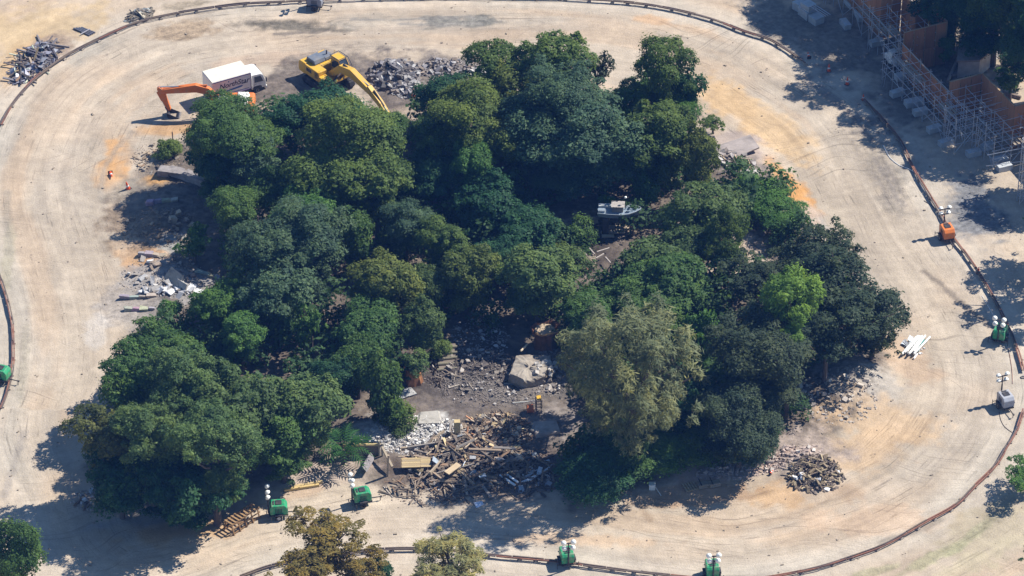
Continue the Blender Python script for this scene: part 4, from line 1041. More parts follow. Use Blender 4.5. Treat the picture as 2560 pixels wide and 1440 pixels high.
    def cyl(nm, a, b, r, ys):
        for y in ys:
            m3 = (Vector(a) + Vector(b)) / 2
            a3 = Vector((a[0], y, a[1])); b3 = Vector((b[0], y, b[1])); mid = a3.lerp(b3, 0.58)
            c = MB().tube(a3, mid, r, None, 10).build(nm, paint if paint is M_orange else M_dark, root)
            MB().tube(mid, b3, r * 0.6, None, 10).build('rod', M_chrome, c)
    B = boom_pts; S = stick_pts
    cyl('boom_cylinder', (B[0][0] + 0.9, 1.35 * k), (B[1][0] + 0.3, B[1][1] - 0.25), 0.11 * k, (-bw * 0.75, bw * 0.75))
    cyl('stick_cylinder', ((B[1][0] + B[2][0]) / 2 - 0.6, (B[1][1] + B[2][1]) / 2 + 0.45), (S[0][0], S[0][1] + 0.02), 0.11 * k, (0,))
    d = np.array(S[-1]) - np.array(S[1]); d = d / np.linalg.norm(d); nn = np.array([-d[1], d[0]])
    if nn[0] < 0 and False: nn = -nn
    out = nn if (nn @ (np.array(S[1]) - np.array(B[-2]))) > 0 else -nn
    a = np.array(S[1]) + out * (stick_h[1] + 0.12); b = np.array(S[-1]) - d * 0.45 + out * 0.32
    cyl('bucket_cylinder', tuple(a), tuple(b), 0.09 * k, (0,))
    MB().tube((b[0], -0.1, b[1]), (S[-1][0] + d[0] * 0.25 + out[0] * 0.25, -0.1, S[-1][1] + d[1] * 0.25 + out[1] * 0.25), 0.05).tube((b[0], 0.1, b[1]), (S[-1][0] + d[0] * 0.25 + out[0] * 0.25, 0.1, S[-1][1] + d[1] * 0.25 + out[1] * 0.25), 0.05).build('bucket_link', M_dark, root)
    # bucket: curved shell open towards the machine
    t = np.array(S[-1])
    inn = -out
    prof_o = [t + out * 0.30, t + out * 0.42 + d * 0.45, t + out * 0.25 + d * 0.85, t + inn * 0.15 + d * 1.05, t + inn * 0.70 + d * 0.95]
    prof_i = [t + inn * 0.64 + d * 0.88, t + inn * 0.12 + d * 0.97, t + out * 0.19 + d * 0.80, t + out * 0.34 + d * 0.44, t + out * 0.22]
    bk = MB().prism([tuple(p) for p in prof_o + prof_i], -0.6 * k, 0.6 * k)
    for y in (-0.62, 0.58): bk.prism([tuple(p) for p in prof_o], y * k, (y + 0.04) * k)
    bo = bk.build('bucket', M_dark, root)
    for i in range(5):
        y = (-0.5 + i * 0.25) * k
        MB().tube((prof_o[-1][0], y, prof_o[-1][1]), (prof_o[-1][0] + inn[0] * 0.2, y, prof_o[-1][1] + inn[1] * 0.2), 0.05, 0.02, 4).build('tooth', M_chrome, bo)
    return root

g = W0(822, 212); p = (g[0], g[1], gz(g[0], g[1]))
excavator(p, math.radians(-50), 'big yellow excavator with blue-grey hood reaching over the brown soil', M_yellow, M_hood,
          [(0.55, 1.75), (2.4, 3.2), (4.0, 3.5), (7.3, 2.75)], [0.28, 0.46, 0.46, 0.30],
          [(6.75, 3.25), (7.3, 2.7), (8.6, 2.1), (10.6, 0.7)], [0.16, 0.38, 0.30, 0.17], 0.62, 1.06, guard=True, cabtop=M_yellow)
g = W0(572, 292); p = (g[0], g[1], gz(g[0], g[1]))
excavator(p, math.radians(178), 'orange excavator with its bent arm reaching left in front of the white truck', M_orange, M_white,
          [(0.5, 1.7), (2.1, 3.15), (3.2, 3.45), (6.55, 3.0)], [0.26, 0.42, 0.44, 0.24],
          [(7.05, 3.42), (6.75, 2.95), (6.45, 2.0), (6.0, 0.75)], [0.14, 0.34, 0.28, 0.15], 0.5, 0.95, cabtop=M_white)

# ------------------------------------------------------------------ mobile light towers
def light_tower_proto():
    root = empty('light_tower')
    body = MB().prism([(-0.75, 0.55), (-0.80, 1.30), (-0.62, 1.52), (0.55, 1.55), (0.80, 1.25), (0.80, 0.55)], -0.55, 0.55).build('body', M_body, root, bevel=0.05)
    v = MB()
    for i in range(5): v.box(-0.3 + i * 0.13, -0.23 + i * 0.13, -0.562, -0.552, 0.8, 1.25)
    v.build('side_vent', M_dark, body)
    MB().box(-0.25, 0.3, -0.3, 0.3, 1.556, 1.60).box(-0.5, -0.36, -0.25, 0.25, 1.545, 1.58).build('top_panel', M_dark, body)
    MB().box(-0.85, 0.85, -0.5, -0.42, 0.38, 0.5).box(-0.85, 0.85, 0.42, 0.5, 0.38, 0.5).box(-0.85, -0.77, -0.5, 0.5, 0.38, 0.5).box(0.77, 0.85, -0.5, 0.5, 0.38, 0.5).build('frame', M_dark, root)
    MB().tube((0.8, 0, 0.44), (1.75, 0, 0.42), 0.05, None, 6).tube((1.7, 0, 0.0), (1.7, 0, 0.5), 0.035, None, 6).box(1.7, 1.85, -0.08, 0.08, 0.36, 0.48).build('drawbar', M_dark, root)
    for s in (-1, 1):
        wheel(root, 0.0, s * 0.68, 0.31, 0.2, M_white)
        MB().prism([(-0.42, 0.55), (-0.34, 0.70), (0.34, 0.70), (0.42, 0.55)], s * 0.56, s * 0.80).build('fender', M_dark, root)
        MB().tube((-0.7, s * 0.5, 0.42), (-0.7, s * 0.95, 0.42), 0.035).tube((-0.7, s * 0.95, 0.0), (-0.7, s * 0.95, 0.62), 0.03).build('outrigger', M_dark, root)
    mast = MB().tube((-0.9, 0, 0.45), (-0.9, 0, 2.0), 0.075, None, 8).tube((-0.9, 0, 2.0), (-0.9, 0, 3.05), 0.055, None, 8).box(-0.95, -0.85, -0.5, 0.5, 2.95, 3.02).box(-0.95, -0.85, -0.42, 0.42, 2.35, 2.41).build('mast', M_dark, root)
    for y, z in ((-0.44, 3.12), (0.44, 3.12), (-0.38, 2.5), (0.38, 2.5)):
        Mx = Matrix.Translation((-0.93, y, z)) @ Matrix.Rotation(math.radians(-35), 4, 'Y')
        lm = MB().lathe([(0.06, 0.20), (0.17, 0.14), (0.23, 0.02), (0.25, -0.05), (0.24, -0.07)], 14, M=Mx).build('lamp', M_lamp, mast)
        MB().tube((-0.9, y * 0.9, z - 0.12), (-0.93, y, z - 0.02), 0.025).build('bracket', M_dark, lm)
    return root
LT = light_tower_proto()
GREEN = (0.015, 0.25, 0.105)
TOWERS = [(1416, 1408, 100, GREEN, 'green light tower standing against the rail at the bottom, in the tree shadow'),
          (1779, 1440, 95, GREEN, 'green light tower at the bottom edge, right of the other bottom tower'),
          (905, 1258, 15, GREEN, 'green light tower beside the left end of the big timber heap'),
          (697, 1290, 5, GREEN, 'green light tower beside the wooden crib at the lower left'),
          (2499, 850, 70, GREEN, 'green light tower at the right edge beside the rail'),
          (4, 952, -20, GREEN, 'green light tower cut by the left edge'),
          (2366, 598, -75, (0.62, 0.17, 0.03), 'orange light tower beside the guide rail on the right'),
          (2512, 1018, -70, (0.34, 0.35, 0.38), 'grey light tower near the right edge below the green one'),
          (788, 20, -10, (0.20, 0.22, 0.27), 'dark grey light tower at the top edge')]
for i, (u, v, a, c, lab) in enumerate(TOWERS):
    o = LT if i == 0 else copy_tree(LT)
    o.location = G(u, v); o.rotation_euler = (0, 0, math.radians(a))
    tag(o, lab, 'light tower', 'mobile light towers')
    for ch in o.children:
        if ch.name.split('.')[0] == 'body': ch.color = (*c, 1)

# ------------------------------------------------------------------ traffic cones and small orange things
def cone_proto():
    root = empty('traffic_cone')
    b = MB().lathe([(0.19, 0.03), (0.05, 0.85), (0.03, 0.88)], 14).build('cone', M_cone, root)
    MB().lathe([(0.146, 0.34), (0.118, 0.50)], 14).build('white_band', M_white, b)
    MB().box(-0.24, 0.24, -0.24, 0.24, 0, 0.035).build('base', M_dark, root)
    return root
CP = cone_proto()
CONES = [(2072, 178, 1.0, 0, 'orange traffic cone nearest the plywood wall shadow, second from the top rail end'),
         (2118, 211, 1.0, 0, 'orange traffic cone third from the top rail end'),
         (2158, 250, 0.8, 0, 'small orange traffic cone at the head of the right rail'),
         (2023, 148, 0.9, 1.3, 'fallen orange cone at the end of the top rail'),
         (1033, 242, 1.1, 0, 'tall orange cone at the foot of the grey rubble heap'),
         (321, 472, 1.1, 0.25, 'leaning orange cone on the left shore above the white scraps'),
         (276, 436, 1.0, 1.45, 'fallen orange cone lying on orange soil at the left shore'),
         (2446, 684, 0.8, 0, 'orange cone lying against the right rail in the tree shade'),
         (1925, 1188, 0.6, 1.4, 'small fallen red cone left of the lower right timber heap')]
for i, (u, v, s, tilt, lab) in enumerate(CONES):
    o = CP if i == 0 else copy_tree(CP)
    o.location = G(u, v, 0.18 if tilt > 1 else 0); o.rotation_euler = (tilt, 0, i * 1.1); o.scale = (s, s, s)
    tag(o, lab, 'cone', 'orange traffic cones')

# ------------------------------------------------------------------ old patrol boat on its stand
def boat():
    c = W0(1547, 540, 2.6)
    root = empty('boat', (c[0], c[1], gz(c[0], c[1])), math.radians(-4), 'grey-blue boat with a plank wheelhouse raised on a pier in the wood', 'boat')
    st = [(-2.05, 0.80, 0.70, 1.95), (-1.0, 0.92, 0.76, 1.85), (0.2, 0.95, 0.74, 1.82), (1.0, 0.84, 0.58, 1.86), (1.6, 0.56, 0.32, 1.98), (2.0, 0.24, 0.10, 2.12), (2.16, 0.03, 0.02, 2.3)]
    V = []; Q = []
    for x, wt, wb, zb in st:
        zt = 2.62 + 0.09 * max(0, x) ** 1.5
        V += [(x, -wt, zt), (x, -wb, zb + 0.25), (x, 0, zb), (x, wb, zb + 0.25), (x, wt, zt)]
    n = len(st)
    for i in range(n - 1):
        for j in range(4): Q.append((i * 5 + j, i * 5 + j + 1, (i + 1) * 5 + j + 1, (i + 1) * 5 + j))
    Q.append((0, 1, 2, 3, 4)[::-1])
    hull = MB(); hull.add(V, Q); hull = hull.build('hull', M_hull, root)
    dk = MB(); dv = []; dq = []
    for x, wt, wb, zb in st:
        zt = 2.56 + 0.09 * max(0, x) ** 1.5
        dv += [(x, -wt * 0.95, zt), (x, wt * 0.95, zt)]
    for i in range(n - 1): dq.append((2 * i, 2 * i + 2, 2 * i + 3, 2 * i + 1))
    dk.add(dv, dq); dk.build('deck', M_hull, hull)
    gw = MB()
    for s in (-1, 1): gw.path([(x, s * wt, 2.63 + 0.09 * max(0, x) ** 1.5) for x, wt, wb, zb in st], 0.035)
    gw.build('gunwale', mat('gunwale_paint', (0.36, 0.40, 0.42), 0.6, 3, 0.2), hull)
    MB().box(-2.0, -0.7, 0.25, 0.72, 2.57, 2.78).build('locker', mat('locker_paint', (0.42, 0.44, 0.43), 0.6, 3, 0.2), hull)
    MB().box(-2.0, -1.35, -0.6, -0.1, 2.57, 2.78).build('engine_cover', M_hull, hull)
    cb = MB().box(-0.62, 0.42, -0.42, 0.42, 2.57, 3.22).build('wheelhouse', mat('wheelhouse_boards', (0.25, 0.22, 0.2), 0.8, 4, 0.3, stretch=(6, 6, 0.5)), root)
    for i in range(9):
        x = -0.74 + i * 0.145
        MB().box(x, x + 0.135, -0.54, 0.54, 3.225, 3.255 + 0.012 * (i % 2)).build('roof_board', mat('grey_boards', (0.36, 0.33, 0.30), 0.85, 5, 0.3), cb)
    MB().box(0.421, 0.43, -0.34, 0.34, 2.85, 3.12).build('front_window', M_glass, cb)
    ms = MB().tube((0.62, 0.1, 2.6), (0.62, 0.1, 3.95), 0.035, 0.025, 6).tube((0.62, -0.25, 3.2), (0.62, 0.45, 3.2), 0.02).build('mast', M_dark, root)
    MB().lathe([(0.02, -0.13), (0.11, -0.08), (0.14, 0), (0.11, 0.08), (0.02, 0.13)], 12, (0.62, 0.1, 4.02)).build('radar_ball', M_lamp, ms)
    rl = MB()
    for x in (-1.9, -1.2): rl.tube((x, -0.82, 2.62), (x, -0.82, 3.0), 0.018)
    rl.tube((-1.9, -0.82, 3.0), (-1.2, -0.82, 3.0), 0.018)
    rl.build('deck_rail', M_steel, root)
    MB().box(-1.55, -0.95, -0.75, 0.75, -0.3, 2.0).build('pier', mat('pier_dark', (0.07, 0.06, 0.06), 0.9, 3, 0.4), root)
    MB().box(1.35, 1.5, -0.4, -0.25, -0.3, 1.95).box(1.35, 1.5, 0.25, 0.4, -0.3, 1.95).build('prop_post', M_bark, root)
boat()

# ================================================================== scaffold and plywood fronts
BOX = MB().box(-0.5, 0.5, -0.5, 0.5, -0.5, 0.5)
BOARD = BOX.mesh('board', M_wood); SCRAP = BOX.mesh('scrap', M_metal); PIPE = MB().tube((-0.5, 0, 0), (0.5, 0, 0), 1.0, None, 9).mesh('pipe', M_pipe)
E1 = np.array([0.41, -0.912]); E2 = np.array([0.912, 0.41])
TUBE = MB().tube((0, 0, 0), (1, 0, 0), 1.0, None, 6).mesh('tube', M_steel)
def tube_part(name, parent, a, b, r=0.029):
    a = Vector(a); b = Vector(b); d = b - a
    return place(name, TUBE, parent, a, d.to_track_quat('X', 'Z').to_euler(), (d.length, r, r))
def scaffold(origin, n1, l1, n2, l2, H, label, levels, seed=0):
    ox, oy = origin
    rng = random.Random(seed)
    z0 = gz(ox, oy)
    root = empty('scaffold', (ox, oy, z0), 0, label, 'scaffold', 'scaffolds in front of the plywood walls')
    def P(i, j, z): q = E1 * i * l1 + E2 * j * l2; return (q[0], q[1], z)
    for i in range(n1 + 1):
        for j in range(n2 + 1):
            tube_part('post', root, P(i, j, -0.1), P(i, j, H + rng.choice((0, 0.1, 0.35))), 0.036)
    for z in levels:
        for j in range(n2 + 1): tube_part('ledger', root, P(-0.08, j, z), P(n1 + 0.12, j, z))
        for i in range(n1 + 1): tube_part('transom', root, P(i, -0.12, z + 0.06), P(i, n2 + 0.12, z + 0.06))
    for i in range(n1):
        s = i % 2
        tube_part('brace', root, P(i + s, 0, 0.2), P(i + 1 - s, 0, H * 0.55), 0.028)
        tube_part('brace', root, P(i + 1 - s, n2, 0.2), P(i + s, n2, H * 0.55), 0.028)
    for j in range(n2):
        tube_part('brace', root, P(n1, j, 0.2), P(n1, j + 1, H * 0.55), 0.028)
    for i in range(n1):
        if rng.random() < 0.6:
            j = rng.randrange(n2); z = rng.choice(levels[:-1]) + 0.12
            for w in range(3):
                q = P(i + 0.5, j + 0.25 + 0.22 * w, z)
                place('deck_board', BOARD, root, q, (0, 0, math.atan2(E1[1], E1[0])), (l1 * 1.05, 0.24, 0.045), (0.30, 0.25, 0.19))
    for s in (-0.2, 0.2):
        q = P(0.5, -0.25, 0); tube_part('ladder_rail', root, (q[0] + s * E1[0], q[1] + s * E1[1], 0), (q[0] + s * E1[0] + 0.35, q[1] + s * E1[1] + 0.16, H * 0.8), 0.025)
    return root
LV = [1.2, 2.2, 3.2, 4.2]
scaffold((38.2, 36.6), 6, 2.15, 1, 1.9, 4.5, 'long narrow scaffold along the middle plywood wall', LV, 1)
scaffold((44.0, 27.9), 2, 1.95, 2, 2.1, 4.5, 'square scaffold in the bay beside the long narrow scaffold', LV, 2)
scaffold((43.6, 24.7), 1, 2.1, 3, 2.0, 4.4, 'scaffold forming the second step towards the orange light tower', LV, 3)
scaffold((46.6, 23.4), 2, 1.8, 2, 2.0, 4.3, 'scaffold forming the last step at the right edge', LV, 4)
scaffold((37.2, 43.2), 3, 2.1, 2, 2.1, 4.5, 'scaffold in the notch of the upper plywood walls', LV[1:], 5)
scaffold((33.2, 52.6), 5, 2.1, 1, 2.0, 4.4, 'scaffold reaching the top edge of the photo', LV[1:], 6)

WALL = [(34.6, 53.6), (38.5, 44.9), (40.7, 45.8), (41.9, 42.9), (43.4, 43.6), (44.9, 40.2), (40.2, 38.1), (44.2, 28.9), (47.6, 30.4), (50.3, 24.3), (52.8, 25.4), (57.5, 15.0)]
def plywood():
    rng = random.Random(4)
    names = ['plywood wall run at the top edge of the photo', 'short plywood wall facing the river near the top edge', 'plywood wall run left of the upper notch',
             'short plywood wall at the back of the upper notch', 'plywood wall run right of the upper notch', 'broad plywood wall below the upper notch, facing the camera',
             'long plywood wall behind the long narrow scaffold', 'plywood wall behind the square scaffold', 'plywood wall run right of the square scaffold',
             'short plywood wall at the right edge', 'plywood wall run leaving the photo at the right edge']
    for k in range(len(WALL) - 1):
        a = np.array(WALL[k]); b = np.array(WALL[k + 1]); L_ = np.linalg.norm(b - a); ang = math.atan2(*(b - a)[::-1])
        z = gz(*a)
        root = empty('plywood_wall', (a[0], a[1] - 0.5, z), ang, names[k], 'wall', 'plywood walls behind the scaffolds')
        n = max(1, round(L_ / 1.25)); w = L_ / n
        H = (3.7 if k == 6 else 5.1) + rng.uniform(-0.12, 0.12)
        for i in range(n):
            for lo, hi in ((-0.1, 2.38), (2.40, H)):
                f = rng.uniform(0.75, 1.2)
                y = rng.uniform(-0.008, 0.008)
                MB().box(i * w + 0.06, (i + 1) * w - 0.006 - (0.06 if i == n - 1 else 0), -0.012 + y, 0.012 + y, lo, hi).build('panel', M_ply, root, color=(0.36 * f, 0.175 * f, 0.085 * f))
        for i in range(n + 1):
            x = min(max(i * w, 0.08), L_ - 0.08)
            MB().box(x - 0.03, x + 0.03, 0.025, 0.11, -0.1, H - 0.05).build('stud', M_wood, root, color=(0.34, 0.24, 0.13))
        MB().box(0.06, L_ - 0.07, -0.05, 0.12, H + 0.002, H + 0.05).build('top_plate', M_wood, root, color=(0.36, 0.25, 0.15))
plywood()

# concrete ballast blocks under the scaffolds
BLK = MB().box(-0.75, 0.75, -0.36, 0.36, 0, 0.6).box(-0.25, 0.25, -0.1, 0.1, 0.6, 0.66).mesh('block', M_block)
BLOCKS = [(2113, 66, 1.0, 'pale ballast block second from the top edge under the upper scaffold'), (2150, 44, 1.2, 'long pale ballast block beside the top plywood wall'), (2192, 112, 1.0, 'pale ballast block alone left of the upper notch scaffold'),
          (2125, 14, 1.0, 'pale ballast block at the top edge'), (2243, 238, 1.0, 'teal-tinged ballast block left of the long narrow scaffold'), (2258, 196, 1.2, 'ballast block beside the white machine'),
          (2285, 262, 1.3, 'large ballast block at the middle of the long narrow scaffold'), (2300, 285, 1.0, 'ballast block just below the large one at the long narrow scaffold'), (2335, 328, 1.0, 'ballast block at the corner foot of the long narrow scaffold'),
          (2364, 362, 1.0, 'bright ballast block in front of the long narrow scaffold corner'), (2433, 388, 1.0, 'bright ballast block in front of the second scaffold step'),
          (2500, 406, 1.0, 'upper of two ballast blocks at the last scaffold step'), (2510, 424, 1.0, 'lower of two ballast blocks at the last scaffold step'), (2468, 372, 0.9, 'shaded ballast block between the second and the last scaffold step')]
for i, (u, v, s, lab) in enumerate(BLOCKS):
    o = place('ballast_block', BLK, None, G(u, v), (0, 0, math.radians(24) + (1.5 if i in (0, 1, 3) else 0) + 0.1 * math.sin(i * 5)), (s, s, 1))
    tag(o, lab, 'block', 'ballast blocks under the scaffolds')

# white skid machine in the scaffold shade and a white utility cart at the top
def skid_machine(u, v, rz, label):
    root = empty('compact_loader', G(u, v), rz, label, 'machine')
    MB().prism([(-1.0, 0.5), (-1.0, 1.25), (-0.55, 1.45), (0.2, 1.4), (0.75, 0.9), (0.75, 0.5)], -0.5, 0.5).build('body', M_white, root, bevel=0.05)
    cab = MB().box(-0.35, 0.45, -0.45, 0.45, 1.42, 2.0).build('cab', M_white, root, bevel=0.04)
    MB().box(0.452, 0.46, -0.36, 0.36, 1.46, 1.92).build('windshield', M_glass, cab)
    for x in (-0.6, 0.5):
        for s in (-1, 1): wheel(root, x, s * 0.66, 0.38, 0.26, M_white)
    MB().box(0.95, 1.4, -0.75, 0.75, 0.08, 0.14).box(0.95, 1.0, -0.75, 0.75, 0.08, 0.6).tube((0.6, -0.55, 1.1), (1.0, -0.5, 0.4), 0.05).tube((0.6, 0.55, 1.1), (1.0, 0.5, 0.4), 0.05).build('bucket', M_dark, root)
skid_machine(2232, 166, math.radians(-65), 'white compact loader glinting beside the long narrow scaffold')
def covered_crates(u, v, rz, label):
    root = empty('crate_stack', G(u, v), rz, label, 'crates')
    for i, (x, y, z, s) in enumerate(((0, 0, 0.5, (1.6, 1.3, 1.0)), (1.5, 0.1, 0.4, (1.2, 1.2, 0.8)), (0.1, 0, 1.35, (1.3, 1.1, 0.65)), (-1.5, 0.1, 0.45, (1.2, 1.1, 0.9)))):
        place('crate', BLK2, root, (x, y, z), (0, 0, 0.06 * i), s)
    for y in (-0.3, 0.0, 0.3): tube_part('tube', root, (0.8, y, 1.75), (3.0, y + 0.5, 1.5), 0.04)
BLK2 = MB().box(-0.5, 0.5, -0.5, 0.5, -0.5, 0.5).box(-0.52, 0.52, -0.52, 0.52, 0.38, 0.44).mesh('crate', M_block)
covered_crates(2018, 40, math.radians(-58), 'pale stacked crates with tubes on top in the shade at the top edge')

# lattice mast at the right edge
def lattice():
    p = W0(2552, 505)
    root = empty('lattice_mast', (p[0], p[1], gz(p[0], p[1])), math.radians(20), 'pale lattice mast with crossed bars at the right edge', 'mast')
    H = 7.5
    for sx in (-0.3, 0.3):
        for sy in (-0.3, 0.3): tube_part('chord', root, (sx, sy, 0), (sx * 0.8, sy * 0.8, H), 0.045)
    for k in range(9):
        z = k * H / 9; z2 = (k + 1) * H / 9
        for (a, b) in (((-0.3, -0.3), (0.3, -0.3)), ((0.3, -0.3), (0.3, 0.3)), ((0.3, 0.3), (-0.3, 0.3)), ((-0.3, 0.3), (-0.3, -0.3))):
            tube_part('lacing', root, (*a, z), (*b, z2), 0.025)
            tube_part('rung', root, (*a, z2), (*b, z2), 0.025)
    tube_part('stay', root, (0, 0, H - 1.0), (-3.2, 1.8, 5.2), 0.03)
    tube_part('stay', root, (0, 0, H - 2.6), (-3.0, 2.2, 3.6), 0.03)
lattice()

# ground behind the plywood walls: flat roof, logs
def flat_roof():
    P = [W0(2400, 65, 2.2), W0(2525, 63, 2.2), W0(2492, 115, 2.2), W0(2450, 150, 2.2), W0(2392, 152, 2.2)]
    c = sum(P) / len(P)
    g = gz(c[0], c[1])
    root = empty('flat_roofed_shed', (c[0], c[1], g), 0, 'pale cracked flat roof of a low shed behind the plywood walls', 'shed')
    lo = [(p[0] - c[0], p[1] - c[1]) for p in P][::-1]
    n = len(lo)
    def slab(sc, z0, z1):
        mb = MB()
        mb.add([(x * sc, y * sc, z0) for x, y in lo] + [(x * sc, y * sc, z1) for x, y in lo], [tuple(range(n))[::-1], tuple(range(n, 2 * n))] + [(k, (k + 1) % n, n + (k + 1) % n, n + k) for k in range(n)])
        return mb
    slab(0.93, -0.2, 2.0 - g).build('wall', M_stucco, root)
    slab(1.0, 2.001 - g, 2.2 - g).build('roof', mat('dusty_roof', (0.34, 0.28, 0.24), 0.9, 1.0, 0.3, 0.3, dirt=(0.14, 0.12, 0.1), damt=0.7), root)
flat_roof()
LOGM = MB().tube((-0.5, 0, 0), (0.5, 0, 0), 1.0, 0.85, 9).mesh('log', M_wood)
def log(u, v, L, r, ang, label=None, color=(0.24, 0.19, 0.14), z=None, group=None, tilt=0.0, name='log', cat='log'):
    o = place(name, LOGM, None, G(u, v, r * 0.8 if z is None else z), (0, tilt, math.radians(ang)), (L, r, r), color)
    return tag(o, label, cat, group)
LG = 'loose logs'
log(2385, 170, 6.0, 0.18, 72, 'pale long log lying behind the long plywood wall', (0.40, 0.35, 0.30), group=LG)
log(2410, 185, 3.0, 0.22, 25, 'short thick log right of the pale long log', (0.24, 0.2, 0.17), group=LG)
log(2490, 200, 4.0, 0.2, 20, 'upper of the grey logs behind the right plywood wall', (0.26, 0.22, 0.2), group=LG)
log(2500, 235, 4.5, 0.25, -25, 'lower of the grey logs behind the right plywood wall', (0.24, 0.19, 0.16), group=LG)
log(2530, 265, 4.0, 0.16, 18, 'pale straight log at the right edge behind the plywood', (0.38, 0.36, 0.33), group=LG)

# ================================================================== heaps
CHUNKS = []
def chunk_meshes():
    rng = random.Random(11)
    for k in range(10):
        j = lambda a: a * rng.uniform(0.6, 1.15)
        vs = [(-j(.5), -j(.5), -j(.5)), (j(.5), -j(.5), -j(.5)), (j(.5), j(.5), -j(.5)), (-j(.5), j(.5), -j(.5)), (-j(.5), -j(.5), j(.5)), (j(.5), -j(.5), j(.5)), (j(.5), j(.5), j(.5)), (-j(.5), j(.5), j(.5))]
        mb = MB(); mb.add(vs, [(0, 3, 2, 1), (4, 5, 6, 7), (0, 1, 5, 4), (1, 2, 6, 5), (2, 3, 7, 6), (3, 0, 4, 7)])
        CHUNKS.append(mb.mesh('chunk', M_conc))
chunk_meshes()
SHEET = None
def heap(name, label, cat, u, v, ru, rv, h, pieces, seed, small=0, small_col=(0.4, 0.38, 0.35), small_s=(0.08, 0.25), group=None, tilt=0.0):
    """pieces: list of (count, part name, mesh list, (l,w,t) ranges, colour list, pitch)"""
    rng = random.Random(seed)
    c = G(u, v)
    root = empty(name, c, 0, label, cat, group)
    ta = math.radians(tilt)
    def spot(spread=1.0):
        r = math.sqrt(rng.random()) * spread; a = rng.uniform(0, 6.283)
        du0, dv0 = ru * r * math.cos(a), rv * r * math.sin(a)
        du = du0 * math.cos(ta) - dv0 * math.sin(ta); dv = du0 * math.sin(ta) + dv0 * math.cos(ta)
        p = W0(u + du, v + dv)
        z = gz(p[0], p[1])
        return p[0] - c.x, p[1] - c.y, z - c.z, max(0.0, 1 - r * r) * h
    for (n, pn, meshes, (l, w, t), cols, pitch) in pieces:
        for k in range(n):
            x, y, z, hh = spot()
            sc = (rng.uniform(*l), rng.uniform(*w), rng.uniform(*t))
            pz = hh * rng.uniform(0.25, 1.05) + sc[2] * 0.4
            col = rng.choice(cols); f = rng.uniform(0.7, 1.3)
            place(pn, rng.choice(meshes), root, (x, y, z + pz), (rng.gauss(0, 0.3), rng.gauss(0, pitch), rng.uniform(0, 6.283)), sc, tuple(min(0.8, q * f) for q in col))
    if small:
        V = []; F = []
        for k in range(small):
            x, y, z, hh = spot(1.08)
            s = rng.uniform(*small_s); pz = hh * rng.uniform(0.0, 0.95)
            Mx = Matrix.Translation((x, y, z + pz)) @ Matrix.Rotation(rng.uniform(0, 6.28), 4, 'Z') @ Matrix.Rotation(rng.uniform(-0.8, 0.8), 4, 'X')
            b = MB().box(-s * rng.uniform(0.4, 1.0), s * 0.5, -s * 0.4, s * rng.uniform(0.3, 0.7), -s * 0.3, s * 0.3, Mx)
            n0 = len(V); V += b.v; F += [tuple(i + n0 for i in q) for q in b.f]
        mb = MB(); mb.v = V; mb.f = F
        for k in range(small // 60):                      # bent bars and wire
            x, y, z, hh = spot(); a = rng.uniform(0, 6.28); q = [Vector((x, y, z + hh * 0.9))]
            for _ in range(4):
                a += rng.uniform(-0.9, 0.9); q.append(q[-1] + Vector((math.cos(a), math.sin(a), rng.uniform(-0.25, 0.35))) * rng.uniform(0.15, 0.4))
            mb.path(q, 0.018, 4)
        tag(mb.build('crumbs', M_conc, root, color=small_col), kind='stuff')
    return root
GREY = [(0.24, 0.23, 0.24), (0.16, 0.15, 0.16), (0.36, 0.35, 0.34), (0.10, 0.095, 0.095), (0.20, 0.17, 0.15)]
WOODS = [(0.25, 0.19, 0.135), (0.16, 0.125, 0.098), (0.32, 0.255, 0.18), (0.23, 0.15, 0.095), (0.10, 0.085, 0.072), (0.27, 0.24, 0.21), (0.13, 0.105, 0.085)]
PALE = [(0.46, 0.36, 0.20), (0.40, 0.30, 0.17)]
heap('rubble_heap', 'grey heap of broken concrete slabs beside the yellow excavator', 'rubble', 985, 190, 62, 40, 0.9,
     [(70, 'slab', CHUNKS, ((0.5, 1.3), (0.4, 0.9), (0.12, 0.28)), GREY, 0.5), (60, 'chunk', CHUNKS, ((0.3, 0.7), (0.3, 0.6), (0.2, 0.5)), GREY, 0.5),
      (6, 'bar', [SCRAP], ((1.2, 2.6), (0.06, 0.1), (0.05, 0.08)), [(0.14, 0.12, 0.11)], 0.2)], 3, 1500, (0.20, 0.185, 0.18), (0.05, 0.25))
heap('rubble_heap', 'lower tongue of grey rubble running down to the orange cone', 'rubble', 1012, 225, 36, 26, 0.4,
     [(34, 'chunk', CHUNKS, ((0.3, 1.0), (0.25, 0.6), (0.1, 0.35)), GREY, 0.4)], 5, 350, (0.32, 0.31, 0.31))
heap('rubble_heap', 'low tail of brown rubble right of the grey concrete heap', 'rubble', 1115, 172, 80, 24, 0.4,
     [(46, 'chunk', CHUNKS, ((0.25, 0.7), (0.2, 0.5), (0.12, 0.35)), GREY + [(0.25, 0.2, 0.16)], 0.4)], 6, 500, (0.27, 0.24, 0.22))
heap('rubble_heap', 'scatter of white rubble behind the dark tree at the top of the wood', 'rubble', 1205, 182, 32, 14, 0.25,
     [(18, 'chunk', CHUNKS, ((0.25, 0.6), (0.2, 0.5), (0.1, 0.3)), [(0.55, 0.53, 0.5)], 0.4)], 7, 160, (0.55, 0.53, 0.5))
